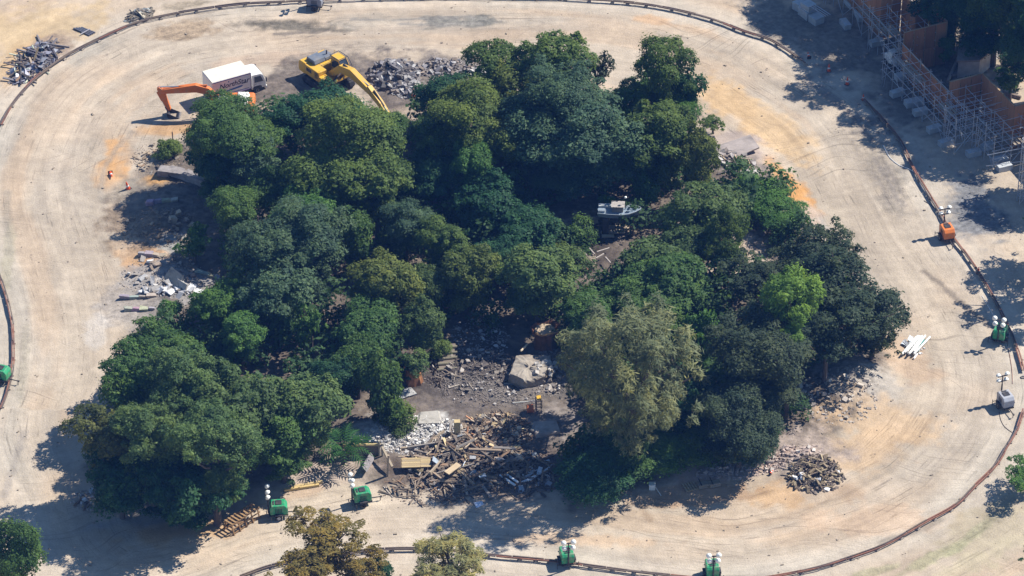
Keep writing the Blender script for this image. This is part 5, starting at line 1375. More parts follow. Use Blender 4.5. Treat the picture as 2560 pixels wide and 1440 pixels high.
heap('scrap_heap', 'tangled scrap metal and boards left of the rail at the upper left', 'scrap', 85, 155, 72, 36, 0.8,
     [(46, 'beam', [SCRAP], ((1.0, 3.4), (0.10, 0.22), (0.08, 0.18)), [(0.07, 0.065, 0.08), (0.18, 0.17, 0.18), (0.12, 0.10, 0.09)], 0.15), (34, 'sheet', [SCRAP], ((0.6, 1.5), (0.4, 0.9), (0.02, 0.04)), [(0.24, 0.25, 0.28), (0.36, 0.35, 0.40), (0.10, 0.10, 0.12)], 0.4),
      (16, 'board', [BOARD], ((0.8, 2.2), (0.12, 0.25), (0.04, 0.07)), PALE + WOODS, 0.3), (10, 'pipe', [PIPE], ((1.2, 2.4), (0.05, 0.08), (0.05, 0.08)), [(0.6, 0.58, 0.62), (0.55, 0.6, 0.45)], 0.2)], 8, 260, (0.12, 0.11, 0.11), tilt=-38)
heap('scrap_heap', 'small scrap heap leaning on the rail at the upper left', 'scrap', 350, 40, 36, 15, 0.45,
     [(24, 'beam', [SCRAP], ((0.7, 2.0), (0.07, 0.14), (0.06, 0.1)), [(0.1, 0.1, 0.1), (0.22, 0.19, 0.14)], 0.2), (16, 'sheet', [SCRAP], ((0.5, 1.2), (0.3, 0.6), (0.02, 0.03)), [(0.24, 0.27, 0.28), (0.4, 0.36, 0.28)], 0.35)], 9, 140, (0.2, 0.17, 0.14), tilt=-15)
def channel_bundle():
    c = G(210, 78)
    root = empty('steel_channels', c, math.radians(-38), 'dark steel channels laid together above the upper left rail', 'scrap')
    for i in range(4): place('channel', SCRAP, root, (0.1 * i, (i - 1.5) * 0.22, 0.1), (0, 0, 0.02 * i), (2.3 - 0.15 * i, 0.14, 0.12), (0.10, 0.11, 0.14))
    place('cross_bar', SCRAP, root, (0.4, -0.2, 0.22), (0, 0, 1.5), (1.3, 0.12, 0.06), (0.35, 0.34, 0.36))
channel_bundle()
BIG = heap('timber_heap', 'big heap of splintered demolition timber in the lower middle', 'timber', 1165, 1160, 150, 72, 1.1,
     [(170, 'plank', [BOARD], ((0.8, 2.6), (0.10, 0.26), (0.04, 0.08)), WOODS, 0.18), (50, 'beam', [BOARD], ((1.2, 3.2), (0.16, 0.26), (0.14, 0.22)), WOODS, 0.15),
      (26, 'pale_board', [BOARD], ((0.6, 1.8), (0.15, 0.4), (0.04, 0.07)), PALE, 0.25), (16, 'sheet', [SCRAP], ((0.5, 1.0), (0.4, 0.7), (0.03, 0.05)), [(0.36, 0.42, 0.48), (0.4, 0.4, 0.4)], 0.4)], 12, 1500, (0.16, 0.125, 0.095), (0.05, 0.22))
heap('timber_heap', 'upper shoulder of orange-brown splinters behind the big timber heap', 'timber', 1245, 1085, 92, 45, 1.0,
     [(95, 'splinter', [BOARD], ((0.4, 1.5), (0.08, 0.2), (0.05, 0.12)), WOODS + PALE + [(0.34, 0.17, 0.09)], 0.5), (30, 'chunk', CHUNKS, ((0.3, 0.6), (0.2, 0.5), (0.15, 0.35)), [(0.42, 0.36, 0.28), (0.3, 0.2, 0.13)], 0.4)], 13, 500, (0.26, 0.19, 0.13), (0.06, 0.2))
heap('timber_heap', 'dark shaded timber and sheets at the right side of the big timber heap', 'timber', 1300, 1185, 105, 55, 0.6,
     [(90, 'plank', [BOARD], ((0.6, 2.2), (0.08, 0.2), (0.04, 0.08)), [(0.13, 0.095, 0.07), (0.2, 0.15, 0.1), (0.09, 0.075, 0.065)], 0.2), (14, 'sheet', [SCRAP], ((0.4, 0.9), (0.3, 0.6), (0.02, 0.05)), [(0.34, 0.40, 0.46), (0.2, 0.22, 0.25)], 0.4)], 19, 400, (0.14, 0.105, 0.08), (0.05, 0.2))
heap('timber_heap', 'sparse spread of dark sticks below the big timber heap', 'timber', 1080, 1225, 120, 38, 0.35,
     [(80, 'plank', [BOARD], ((0.6, 2.2), (0.07, 0.16), (0.04, 0.07)), WOODS, 0.1)], 14, 200, (0.2, 0.15, 0.11), (0.05, 0.15))
heap('stone_field', 'white crushed stone spread left of the big timber heap', 'rubble', 1048, 1096, 122, 46, 0.25,
     [(110, 'stone', CHUNKS, ((0.16, 0.42), (0.14, 0.36), (0.12, 0.26)), [(0.62, 0.61, 0.58), (0.5, 0.48, 0.46), (0.56, 0.5, 0.42)], 0.4)], 15, 1500, (0.55, 0.53, 0.5), (0.05, 0.16))
heap('timber_heap', 'dark timber heap with white scraps in the lower right', 'timber', 2040, 1190, 66, 42, 0.7,
     [(75, 'stick', [BOARD], ((0.6, 1.9), (0.08, 0.16), (0.06, 0.12)), [(0.16, 0.12, 0.085), (0.09, 0.075, 0.065), (0.24, 0.19, 0.12)], 0.25), (40, 'post', [BOARD], ((0.3, 0.8), (0.12, 0.25), (0.12, 0.2)), [(0.22, 0.17, 0.11), (0.3, 0.24, 0.15)], 1.0),
      (7, 'white_scrap', CHUNKS, ((0.4, 0.8), (0.3, 0.5), (0.1, 0.3)), [(0.7, 0.7, 0.72)], 0.4)], 16, 260, (0.14, 0.11, 0.09))
heap('pipe_pile', 'pile of white pipes beside the dark oak at the right', 'pipes', 2283, 868, 26, 24, 0.35,
     [(5, 'short_pipe', [PIPE], ((0.8, 1.5), (0.06, 0.09), (0.06, 0.09)), [(0.65, 0.66, 0.68)], 0.15), (5, 'panel', [SCRAP], ((0.7, 1.3), (0.4, 0.7), (0.02, 0.03)), [(0.5, 0.55, 0.58), (0.1, 0.3, 0.28)], 0.2)], 17, 60, (0.5, 0.5, 0.5))
pp = [o for o in bpy.data.objects if o.name == 'pipe_pile'][0]
for i in range(7): place('long_pipe', PIPE, pp, (-0.4 + i * 0.2, -0.1 + 0.12 * (i % 3), 0.3 + 0.05 * (i % 2)), (0, 0.05, math.radians(62 + 4 * math.sin(i * 3))), (3.4 - 0.2 * (i % 3), 0.1, 0.1), (0.70, 0.70, 0.66))
heap('pipe_pile', 'thin blue-white poles at the right end of the big timber heap', 'pipes', 1335, 1195, 45, 18, 0.3,
     [(5, 'panel', [SCRAP], ((0.5, 0.9), (0.3, 0.5), (0.03, 0.05)), [(0.45, 0.5, 0.55)], 0.3)], 18, 50, (0.4, 0.38, 0.36))
pp = [o for o in bpy.data.objects if o.name.startswith('pipe_pile')][-1]
for i in range(5): place('pole', PIPE, pp, (0.1 + i * 0.14, 0.1 * i, 0.3), (0, 0.05, math.radians(40 + 3 * i)), (3.2, 0.05, 0.05), (0.5, 0.55, 0.6))
for i in range(2): place('pole', PIPE, pp, (-2.1 - i * 0.3, -0.4 - 0.4 * i, 0.4), (0, -0.1, math.radians(-52)), (2.2, 0.12, 0.08), (0.62, 0.66, 0.68))
heap('stone_scatter', 'pale stones and scraps on the disturbed left shore', 'rubble', 400, 690, 100, 48, 0.25,
     [(22, 'stone', CHUNKS, ((0.3, 0.9), (0.25, 0.6), (0.08, 0.25)), [(0.5, 0.49, 0.48), (0.34, 0.31, 0.28), (0.25, 0.2, 0.16)], 0.35)], 21, 260, (0.33, 0.28, 0.23), (0.05, 0.16))
heap('stone_scatter', 'brown clods on the left shore around the concrete stumps', 'rubble', 400, 575, 95, 45, 0.2,
     [(22, 'clod', CHUNKS, ((0.25, 0.6), (0.2, 0.5), (0.15, 0.3)), [(0.3, 0.23, 0.16), (0.36, 0.28, 0.2)], 0.35)], 22, 300, (0.27, 0.205, 0.145), (0.05, 0.16))
heap('stone_scatter', 'debris and splinters beside the broken white wall at the upper right', 'rubble', 1855, 425, 60, 26, 0.4,
     [(24, 'splinter', [BOARD], ((0.6, 1.8), (0.06, 0.12), (0.04, 0.08)), [(0.4, 0.3, 0.2), (0.3, 0.24, 0.17)], 0.3), (26, 'chunk', CHUNKS, ((0.3, 0.8), (0.25, 0.6), (0.15, 0.4)), [(0.34, 0.31, 0.29), (0.2, 0.17, 0.15)], 0.4)], 23, 400, (0.24, 0.2, 0.17), tilt=25)
heap('stone_scatter', 'grey stones across the clearing behind the timber heap', 'rubble', 1240, 985, 135, 40, 0.15,
     [(40, 'stone', CHUNKS, ((0.15, 0.4), (0.12, 0.3), (0.08, 0.16)), [(0.24, 0.21, 0.19), (0.40, 0.37, 0.34)], 0.3)], 24, 900, (0.22, 0.19, 0.17), (0.03, 0.11))
heap('stone_scatter', 'pale scraps in the shaded clearing above the concrete block', 'rubble', 1200, 855, 70, 50, 0.15,
     [(26, 'scrap', CHUNKS, ((0.2, 0.6), (0.15, 0.4), (0.06, 0.2)), [(0.5, 0.52, 0.54), (0.36, 0.33, 0.3)], 0.3)], 25, 300, (0.3, 0.29, 0.29), (0.04, 0.16))
heap('stone_scatter', 'rough stones on the pale slope below the dark oaks', 'rubble', 2090, 1000, 100, 60, 0.15,
     [(20, 'stone', CHUNKS, ((0.25, 0.8), (0.2, 0.6), (0.15, 0.35)), [(0.4, 0.35, 0.3), (0.46, 0.40, 0.33)], 0.3)], 26, 300, (0.38, 0.33, 0.28))
heap('stone_scatter', 'stones along the lower right bank under the dark live oak', 'rubble', 1900, 1160, 150, 26, 0.15,
     [(26, 'stone', CHUNKS, ((0.2, 0.6), (0.15, 0.5), (0.1, 0.3)), [(0.4, 0.33, 0.29), (0.5, 0.45, 0.4)], 0.3)], 27, 500, (0.40, 0.32, 0.28), tilt=-12)
heap('stone_scatter', 'pale stones lying in the wood between the small crowns', 'rubble', 978, 590, 26, 18, 0.2,
     [(10, 'stone', CHUNKS, ((0.3, 0.7), (0.25, 0.5), (0.2, 0.4)), [(0.5, 0.4, 0.25), (0.55, 0.5, 0.4)], 0.3)], 28)
heap('stone_scatter', 'dark timbers and stones at the lower left tip of the island', 'rubble', 240, 1250, 60, 25, 0.2,
     [(16, 'stick', [BOARD], ((0.6, 1.8), (0.1, 0.2), (0.08, 0.15)), WOODS, 0.2), (14, 'stone', CHUNKS, ((0.2, 0.6), (0.2, 0.5), (0.15, 0.3)), [(0.4, 0.42, 0.44)], 0.3)], 29, 120, (0.35, 0.3, 0.26))

# ================================================================== single pieces on the island
def concrete_block():
    P = [W0(1275, 905, 1.3), W0(1340, 945, 1.3), W0(1365, 935, 1.3), W0(1368, 880, 1.3), W0(1300, 885, 1.3)]
    P = [W0(1272, 935, 1.3), W0(1312, 952, 1.3), W0(1362, 940, 1.3), W0(1378, 885, 1.3), W0(1290, 888, 1.3)]
    c = sum(P) / len(P); g = gz(c[0], c[1])
    root = empty('concrete_block', (c[0], c[1], g), 0, 'big weathered concrete block with flat dusty top in the clearing', 'concrete block')
    lo = [(p[0] - c[0], p[1] - c[1]) for p in P]; n = len(lo); h = 1.3 - g
    ring = []
    for k in range(n):
        a, b = np.array(lo[k]), np.array(lo[(k + 1) % n])
        ring += [tuple(a + (b - a) * t) for t in np.linspace(0, 1, 9)[:-1]]
    m = len(ring); V = []; F = []
    rg = random.Random(6)
    for (sc, z) in ((0.97, -0.3), (1.02, 0.25), (0.99, h * 0.6), (1.0, h - 0.12), (0.95, h), (0.7, h + 0.05), (0.4, h + 0.09), (0.12, h + 0.06)):
        for k, (x, y) in enumerate(ring):
            jx = rg.uniform(-0.05, 0.05)
            V.append((x * (sc + jx * 0.6), y * (sc + jx * 0.6), z + rg.uniform(-0.05, 0.05) + (0.10 * math.sin(k * 0.45) if z > h * 0.7 else 0)))
    for i_ in range(7):
        for k in range(m): F.append(((i_ * m + (k + 1) % m), i_ * m + k, (i_ + 1) * m + k, (i_ + 1) * m + (k + 1) % m))
    F.append(tuple(range(8 * m - 1, 7 * m - 1, -1)))
    mb = MB(); mb.add(V, F)
    mb.build('block', mat('stained_concrete', (0.30, 0.265, 0.22), 0.95, 1.6, 0.4, 0.9, dirt=(0.16, 0.125, 0.095), dscale=0.9, damt=0.75), root)
    rng = random.Random(2)
    for k in range(26):
        x, y = rng.uniform(0.0, 1.9), rng.uniform(-0.9, 1.4)
        place('rubble_piece', rng.choice(CHUNKS), root, (x + 0.6, y, h + 0.08 - 0.5 * max(0, x - 0.9)), (rng.random(), rng.random(), rng.random() * 6), (rng.uniform(0.15, 0.45),) * 3, (0.45, 0.42, 0.38))
    place('leaning_beam', BOARD, root, (2.2, -0.2, h * 0.6), (0, 0.9, 1.45), (2.2, 0.14, 0.1), (0.45, 0.38, 0.28))
concrete_block()

def stump_planter():
    c = G(1033, 955)
    root = empty('stump_planter', c, 0, 'brown hollow tree stump planter at the edge of the clearing', 'planter')
    n = 18; prof = [(0.86, -0.2), (0.80, 0.2), (0.74, 0.9), (0.76, 1.5), (0.82, 1.75)]
    V = []; F = []
    for r, z in prof:
        for k in range(n):
            t = 6.283 * k / n; rr = r * (1 + 0.06 * math.sin(k * 2.9) + (0.18 if (z < 0.3 and k % 4 == 0) else 0))
            V.append((rr * math.cos(t), rr * math.sin(t), z + (0.12 * math.sin(k * 1.7) if z > 1.6 else 0)))
    for i in range(len(prof) - 1):
        for k in range(n): F.append((i * n + k, i * n + (k + 1) % n, (i + 1) * n + (k + 1) % n, (i + 1) * n + k))
    mb = MB(); mb.add(V, F); mb.build('stump', M_terra, root)
    MB().lathe([(0.74, 1.4), (0.72, 1.45)], 18).build('soil', M_bark, root)
stump_planter()

def hollow_trunk():
    c = G(1362, 866)
    root = empty('hollow_trunk', c, 0, 'sawn-off hollow orange trunk shell below the full green tree', 'stump')
    n = 20; V = []; F = []
    for z, r in ((-0.2, 0.95), (0.8, 0.8), (1.6, 0.85), (2.1, 1.15)):
        for k in range(n):
            t = 6.283 * k / n
            rr = r * (1 + 0.14 * math.sin(k * 2.3)) * (1.0 + (0.65 * max(0, math.cos(t - 0.3)) ** 3 if z > 2 else 0))
            V.append((rr * 1.15 * math.cos(t), rr * 0.95 * math.sin(t), z + (0.16 * math.sin(k * 1.9) if z > 2 else 0)))
    for i in range(3):
        for k in range(n): F.append((i * n + k, i * n + (k + 1) % n, (i + 1) * n + (k + 1) % n, (i + 1) * n + k))
    mb = MB(); mb.add(V, F); mb.build('shell', mat('dark_shell', (0.20, 0.085, 0.04), 0.85, 3, 0.4, 0.5, dirt=(0.08, 0.05, 0.04), damt=0.8), root)
    MB().lathe([(0.98, 1.88), (0.95, 1.98)], 20).build('sand_fill', mat('sandy_fill', (0.42, 0.33, 0.23), 0.9, 3, 0.2), root)
    MB().path([((1.2 + 0.6 * max(0, math.cos(a - 0.3)) ** 3) * math.cos(a), 1.05 * math.sin(a), 2.12 + 0.1 * math.sin(a * 4)) for a in np.linspace(-2.4, 0.5, 12)], 0.09, 6).build('rim', mat('cut_rim', (0.55, 0.30, 0.12), 0.8, 4, 0.25), root)
hollow_trunk()

def log_steps():
    c = G(1118, 925)
    root = empty('log_steps', c, math.radians(8), 'mossy log steps climbing left of the clearing', 'steps')
    for i in range(5): place('step', LOGM, root, (0.12 * i, i * 0.62, 0.12 + 0.16 * i), (0, 0, 0.04 * (-1) ** i), (1.9 - 0.08 * i, 0.15, 0.15), (0.20, 0.18, 0.125))
    for i in range(5): place('tread', BOARD, root, (0.12 * i + 0.05 * (-1) ** i, i * 0.62 + 0.3, 0.12 + 0.16 * i), (0.05, 0.03 * (-1) ** i, 0.05 * (-1) ** i), (1.6 - 0.08 * i, 0.36, 0.1), (0.17, 0.14, 0.11))
log_steps()

def retaining_wall():
    c = G(945, 1140)
    root = empty('retaining_wall', c, math.radians(3), 'yellowed log retaining wall with corner posts beside the white crushed stone', 'wall')
    place('top_log', LOGM, root, (-2.1, 0.15, 1.25), (0, 0.02, 0), (4.4, 0.15, 0.15), (0.46, 0.36, 0.17))
    for i in range(5): place('wall_board', BOARD, root, (-2.0, 0.2, 0.1 + i * 0.22), (0, 0, 0), (4.2, 0.08, 0.205), (0.20, 0.17, 0.14))
    for i, (x, h) in enumerate(((0.12, 1.9), (0.42, 1.7), (-4.1, 1.3))): place('post', LOGM, root, (x, 0.1 - 0.15 * i, h / 2 - 0.2), (0, math.pi / 2, 0), (h, 0.12, 0.12), (0.33, 0.30, 0.24))
    place('return_beam', BOARD, root, (0.75, -1.1, 0.9), (0, 0.25, -1.2), (2.8, 0.2, 0.18), (0.34, 0.28, 0.2))
    place('leaning_board', BOARD, root, (-0.9, -1.5, 0.5), (0.9, 0, 1.2), (2.2, 0.7, 0.04), (0.22, 0.2, 0.2))
retaining_wall()

def board_thing(name, u, v, size, rot, color, label, cat, z=None, mesh=None):
    o = place(name, mesh or BOARD, None, G(u, v, size[2] / 2 + 0.02 if z is None else z), rot, size, color)
    return tag(o, label, cat)
_pp = place('panel_frame', BOARD, BIG, G(1040, 1172, 0.70) - BIG.location, (0.35, 0, math.radians(3)), (2.7, 1.0, 0.12), (0.28, 0.2, 0.11))
for _i in range(5):
    for _h, _x in ((0.62, -0.17), (0.33, 0.31)): place('panel_board', BOARD, _pp, (_x + 0.012 * (_i % 2), -0.42 + 0.205 * _i, 0.62), (0, 0, 0.004 * (_i - 2)), (_h, 0.19, 0.35), [(0.47, 0.36, 0.19), (0.40, 0.30, 0.17), (0.50, 0.38, 0.2), (0.36, 0.28, 0.17), (0.44, 0.33, 0.17)][(_i + (_x > 0) * 2) % 5])
place('boarded_panel', BOARD, BIG, G(1132, 1200, 1.3) - BIG.location, (0.2, 0.1, math.radians(55)), (1.9, 0.55, 0.1), (0.40, 0.31, 0.2))['label'] = 'grey-tan plank panel'
board_thing('wooden_post', 970, 1190, (0.18, 0.18, 2.6), (0, 0.06, 0), (0.36, 0.28, 0.2), 'upright brown post at the left end of the big timber heap', 'post', 1.1)
board_thing('metal_sheet', 1198, 1262, (0.8, 0.6, 0.05), (0.3, 0.1, 0.4), (0.5, 0.56, 0.66), 'blue-white sheet lying below the big timber heap', 'sheet', None, SCRAP)
board_thing('concrete_pillar', 1143, 1085, (0.55, 0.5, 1.6), (0, 0, 0.1), (0.46, 0.36, 0.19), 'yellowish square pillar between white stone and the big timber heap', 'pillar', 0.7)
board_thing('concrete_slab', 1365, 1075, (2.7, 2.4, 0.5), (0, 0, 0.03), (0.36, 0.31, 0.27), 'square dusty slab right of the timber splinters', 'slab', 0.15, CHUNKS[3])
board_thing('concrete_slab', 1075, 1045, (2.5, 2.0, 0.4), (0, 0, 0.1), (0.36, 0.34, 0.30), 'rounded grey slab above the white crushed stone', 'slab', 0.08, CHUNKS[5])
board_thing('concrete_slab', 1015, 985, (1.8, 1.3, 0.3), (0.1, 0, 0.4), (0.34, 0.34, 0.33), 'grey slab below the stump planter', 'slab', 0.1, CHUNKS[1])

def beam_stack():
    c = G(765, 1220)
    root = empty('beam_stack', c, math.radians(14), 'two yellow timber beams with a dark strap lying above the light towers', 'timber')
    place('beam', BOARD, root, (-0.4, 0, 0.14), (0, 0, 0), (3.2, 0.26, 0.24), (0.52, 0.38, 0.16))
    place('beam', BOARD, root, (0.2, 0.3, 0.14), (0, 0, 0.03), (2.8, 0.24, 0.24), (0.48, 0.36, 0.18))
    MB().path([(1.8 + 0.5 * math.sin(a), 0.5 * math.cos(a) - 0.2, 0.1) for a in np.linspace(0, 2.2, 8)], 0.05).build('strap', M_dark, root)
beam_stack()

def wood_crib():
    c = G(605, 1310)
    root = empty('wood_crib', c, math.radians(48), 'brown wooden crib of rails standing in the tree shade at the lower left', 'crib')
    col = (0.25, 0.15, 0.07)
    for s in (-1, 1):
        for i in range(5): place('side_post', BOARD, root, (-1.6 + i * 0.8, s * 0.5, 0.55), (s * 0.25, 0, 0), (0.10, 0.10, 1.2), col)
        for z in (0.12, 0.6, 1.08): place('side_rail', BOARD, root, (0, s * (0.5 - 0.12 * (z - 0.55)), z), (0, 0, 0), (3.6, 0.06, 0.12), col)
    for i in range(9): place('slat', BOARD, root, (-1.6 + i * 0.4, 0, 1.18), (0, 0, 0), (0.16, 1.0, 0.05), (0.30, 0.19, 0.09))
    place('brace', BOARD, root, (0, -0.45, 0.6), (0, 0.32, 0), (3.4, 0.06, 0.1), col)
wood_crib()

def pallet():
    c = G(1728, 1218)
    root = empty('pallet', c, math.radians(20), 'slatted wooden pallet on the lower right bank', 'pallet')
    for i in range(6): place('slat', BOARD, root, (-0.62 + i * 0.25, 0, 0.15), (0, 0, 0), (0.13, 1.2, 0.03), (0.40, 0.33, 0.2))
    for y in (-0.52, 0, 0.52): place('bearer', BOARD, root, (0, y, 0.07), (0, 0, 0), (1.45, 0.1, 0.12), (0.28, 0.21, 0.13))
pallet()
def bundles():
    for k, (u, v, lab) in enumerate(((1757, 1215, 'log bundle right beside the slatted pallet'), (1785, 1212, 'second log bundle from the slatted pallet'))):
        c = G(u, v)
        root = empty('log_bundle', c, math.radians(15), lab, 'logs', 'log bundles beside the pallet')
        for i in range(7): place('log', LOGM, root, (0, (i % 4 - 1.5) * 0.24, 0.13 + 0.22 * (i // 4)), (0, 0, 0.04 * math.sin(i * 7)), (1.05, 0.13, 0.13), (0.22, 0.19, 0.14))
        MB().box(-0.3, -0.22, -0.52, 0.52, 0.48, 0.52).build('strap', M_dark, root)
bundles()

def bucket():
    c = G(1630, 1222)
    root = empty('bucket', c, 0, 'white square bucket with a looped handle at the shrub edge', 'bucket')
    MB().box(-0.28, 0.28, -0.25, 0.25, 0, 0.55).box(-0.31, 0.31, -0.28, 0.28, 0.55, 0.6).build('tub', M_white, root, bevel=0.04)
    MB().path([(0.3 + 0.5 * t, -0.2 - 0.8 * t, 0.35 * (1 - t)) for t in np.linspace(0, 1, 6)], 0.03).build('handle', M_white, root)
bucket()

def reel():
    c = G(1328, 1030)
    root = empty('hose_reel', c, math.radians(8), 'orange drum on a small frame with yellow top in the clearing', 'machine')
    Mx = Matrix.Translation((-0.1, 0, 0.42)) @ Matrix.Rotation(math.pi / 2, 4, 'Y')
    MB().lathe([(0.36, -0.3), (0.40, -0.28), (0.40, 0.28), (0.36, 0.3)], 16, M=Mx).build('drum', mat('orange_drum', (0.5, 0.14, 0.05), 0.6, 4, 0.2), root)
    fr = MB()
    for x in (0.45, 0.95):
        for y in (-0.3, 0.3): fr.tube((x, y, 0), (x, y, 1.5), 0.035)
    for z in (0.3, 0.65, 1.0, 1.35): fr.tube((0.45, -0.3, z), (0.95, -0.3, z), 0.03).tube((0.45, 0.3, z), (0.95, 0.3, z), 0.03).tube((0.45, -0.3, z), (0.45, 0.3, z), 0.03)
    fr.build('frame', M_dark, root)
    MB().box(0.5, 0.9, -0.25, 0.25, 1.5, 1.68).build('top_box', M_yellow, root)
    for i in range(3): place('pole', PIPE, root, (-0.6, 0.35 + 0.12 * i, 1.0 - 0.12 * i), (0, 0.12, 0.16), (2.2, 0.03, 0.03), (0.6, 0.6, 0.55))
reel()

def ruin():
    c = G(1490, 620)
    root = empty('ruined_landing', c, 0, 'collapsed wooden landing with dark roof sheet below the boat', 'ruin')
    def rel(u, v, z): p = W0(u, v, z); return (p[0] - c.x, p[1] - c.y, p[2] - c.z)
    def quad(nm, pts, z, th, m, color=None):
        P = [rel(u, v, z) for u, v in pts]
        n = len(P); mb = MB()
        mb.add([(x, y, q - th) for x, y, q in P] + P, [tuple(range(n)), tuple(range(2 * n - 1, n - 1, -1))] + [((k + 1) % n, k, n + k, n + (k + 1) % n) for k in range(n)])
        return mb.build(nm, m, root, color=color)
    quad('earth_terrace', [(1432, 560), (1462, 535), (1495, 545), (1496, 562), (1450, 572)], 0.9, 1.0, mat('terrace_earth', (0.34, 0.26, 0.18), 0.95, 2, 0.3, 0.4))
    quad('roof_sheet', [(1440, 582), (1496, 570), (1500, 588), (1452, 602)], 1.3, 0.06, mat('roof_felt', (0.10, 0.08, 0.075), 0.9, 3, 0.35))
    quad('pit_shade_sheet', [(1438, 612), (1516, 600), (1512, 640), (1455, 642)], 0.35, 0.05, mat('pit_shade', (0.03, 0.027, 0.026), 0.9, 3, 0.4))  # near-black sheet, the shade of the open pit put into its colour
    for i in range(7):
        a = i / 7
        quad('floor_plank', [(1450 + 5 * a * 7, 640 + 4 * i), (1490, 635 + 4 * i), (1490, 638.6 + 4 * i), (1452 + 5 * a * 7, 643.4 + 4 * i)], 0.75, 0.08, M_wood, (0.27, 0.22, 0.17))
    for i, (u, v, L_, ang) in enumerate(((1540, 573, 2.6, 3), (1532, 580, 2.4, 2), (1520, 590, 1.2, 2), (1545, 566, 2.2, 4))):
        p = rel(u, v, 0.9); place('deck_plank', BOARD, root, p, (0, 0, math.radians(ang)), (L_, 0.42, 0.1), (0.40, 0.33, 0.24))
    for i, (u, v, L_, ang) in enumerate(((1446, 622, 2.4, -48), (1455, 660, 2.0, -55), (1508, 625, 1.5, 35), (1480, 628, 1.0, -60), (1500, 640, 1.2, 50), (1520, 650, 1.0, -60))):
        p = rel(u, v, 1.0); place('beam', BOARD, root, p, (0, 0.1, math.radians(ang)), (L_, 0.12, 0.12), (0.34, 0.3, 0.27) if i != 1 else (0.33, 0.15, 0.10))
    for i, (u, v) in enumerate(((1443, 605), (1430, 612), (1474, 606), (1452, 585))):
        p = rel(u, v, 0.8); place('stone', CHUNKS[i], root, p, (0.2 * i, 0, i), (0.5, 0.4, 0.35), (0.5, 0.42, 0.32))
    p = rel(1463, 572, 0.9); place('post', BOARD, root, (p[0], p[1], p[2] + 0.3), (0, 0.05, 0), (0.12, 0.12, 1.5), (0.08, 0.065, 0.055))
ruin()

def curved_ledge():
    root = empty('concrete_ledge', G(470, 450), 0, 'curved pale concrete ledge under the dark trees on the left shore', 'ledge')
    c = root.location
    pts = [(395, 425), (425, 428), (460, 434), (495, 447), (525, 462)]
    P = [W0(u, v, 0.7) for u, v in pts]
    for i in range(len(P) - 1):
        a = Vector(P[i]); b = Vector(P[i + 1]); d = (b - a); m_ = (a + b) / 2
        place('ledge_segment', CHUNKS[i], root, (m_.x - c.x, m_.y - c.y, 0.25), (0, 0, math.atan2(d.y, d.x)), (d.length * 1.25, 1.3, 0.75), (0.25, 0.225, 0.215))
curved_ledge()
for (u, v, s, a, lab, nm) in ((432, 553, (0.9, 0.7, 0.6), 0.2, 'cut concrete stump with a notch on the left shore', 'concrete_stump'), (447, 540, (0.5, 0.5, 0.7), 0.4, 'small upright concrete stub behind the notched stump', 'concrete_stump'),
                              (485, 566, (1.1, 0.6, 0.35), -0.4, 'tilted pale slab beside the small single tree', 'concrete_slab')):
    tag(place(nm, CHUNKS[2 if s[0] > 0.8 else 4], None, G(u, v, s[2] * 0.4), (0.1, 0.1, a), s, (0.46, 0.37, 0.26)), lab, 'concrete')

def broken_slab():
    root = empty('broken_wall', G(440, 712), 0, 'tilted broken concrete wall on the left shore with white slabs around it', 'wall')
    place('wall_piece', CHUNKS[6], root, (-0.2, 0.2, 0.6), (0.9, 0.1, -0.9), (2.2, 1.5, 0.16), (0.30, 0.28, 0.24))
    place('wall_piece', CHUNKS[7], root, (0.5, -0.7, 0.4), (1.1, 0.0, -0.8), (1.4, 0.9, 0.14), (0.38, 0.37, 0.35))
    for i in range(7): place('slab', CHUNKS[i], root, (0.6 + 0.55 * i - 1.5, -1.0 + 0.4 * math.sin(i * 4), 0.15), (0.2 * math.sin(i), 0.15, i), (1.1, 0.7, 0.14), (0.55, 0.55, 0.56))
broken_slab()

def stucco_wall():
    pts = [(1776, 365), (1790, 380), (1806, 398), (1824, 412)]
    c = G(1800, 405)
    root = empty('stucco_wall', c, 0, 'broken white stucco wall curving beside the yellow-green tree', 'wall')
    P = [W0(u, v, 1.0) for u, v in pts]
    for i in range(3):
        a = Vector(P[i]); b = Vector(P[i + 1]); d = b - a; m_ = (a + b) / 2
        MB().box(-d.length / 2, d.length / 2, -0.14, 0.14, -1.2, 0.05 - 0.15 * i).build('wall_piece', M_stucco, root, (m_.x - c.x, m_.y - c.y, m_.z - c.z), (0, 0, math.atan2(d.y, d.x)))
stucco_wall()
board_thing('concrete_slab', 1838, 378, (4.6, 2.7, 0.35), (0.03, 0.02, 0.5), (0.30, 0.26, 0.24), 'flat broken slab behind the broken white wall', 'slab', 0.3, CHUNKS[8])
board_thing('concrete_slab', 1880, 438, (1.6, 1.1, 0.4), (0.3, 0.2, 0.9), (0.42, 0.39, 0.37), 'tilted pale slab at the lower end of the upper right debris', 'slab', 0.3, CHUNKS[2])
log(1848, 690, 2.2, 0.16, 48, 'pale log edging the tan path at the right of the wood', (0.40, 0.30, 0.2), group=LG)
log(1835, 705, 1.8, 0.14, 38, 'shorter log below the pale path log', (0.36, 0.27, 0.18), group=LG)
log(432, 352, 1.1, 0.06, 90, 'dark leaning post on the left shore above the curved ledge', (0.08, 0.06, 0.05), tilt=1.35, z=0.6, name='leaning_post', cat='post')
log(1820, 430, 2.4, 0.10, 25, 'dark pipe running out from the debris at the upper right shore', (0.10, 0.09, 0.09), group=LG)
log(1310, 900, 1.2, 0.1, 60, 'short pale log lying on the concrete block', (0.5, 0.42, 0.3), z=1.45, group=LG)
log(1100, 868, 0.9, 0.2, 30, 'orange-brown log end beside the log steps', (0.42, 0.26, 0.12), group=LG)
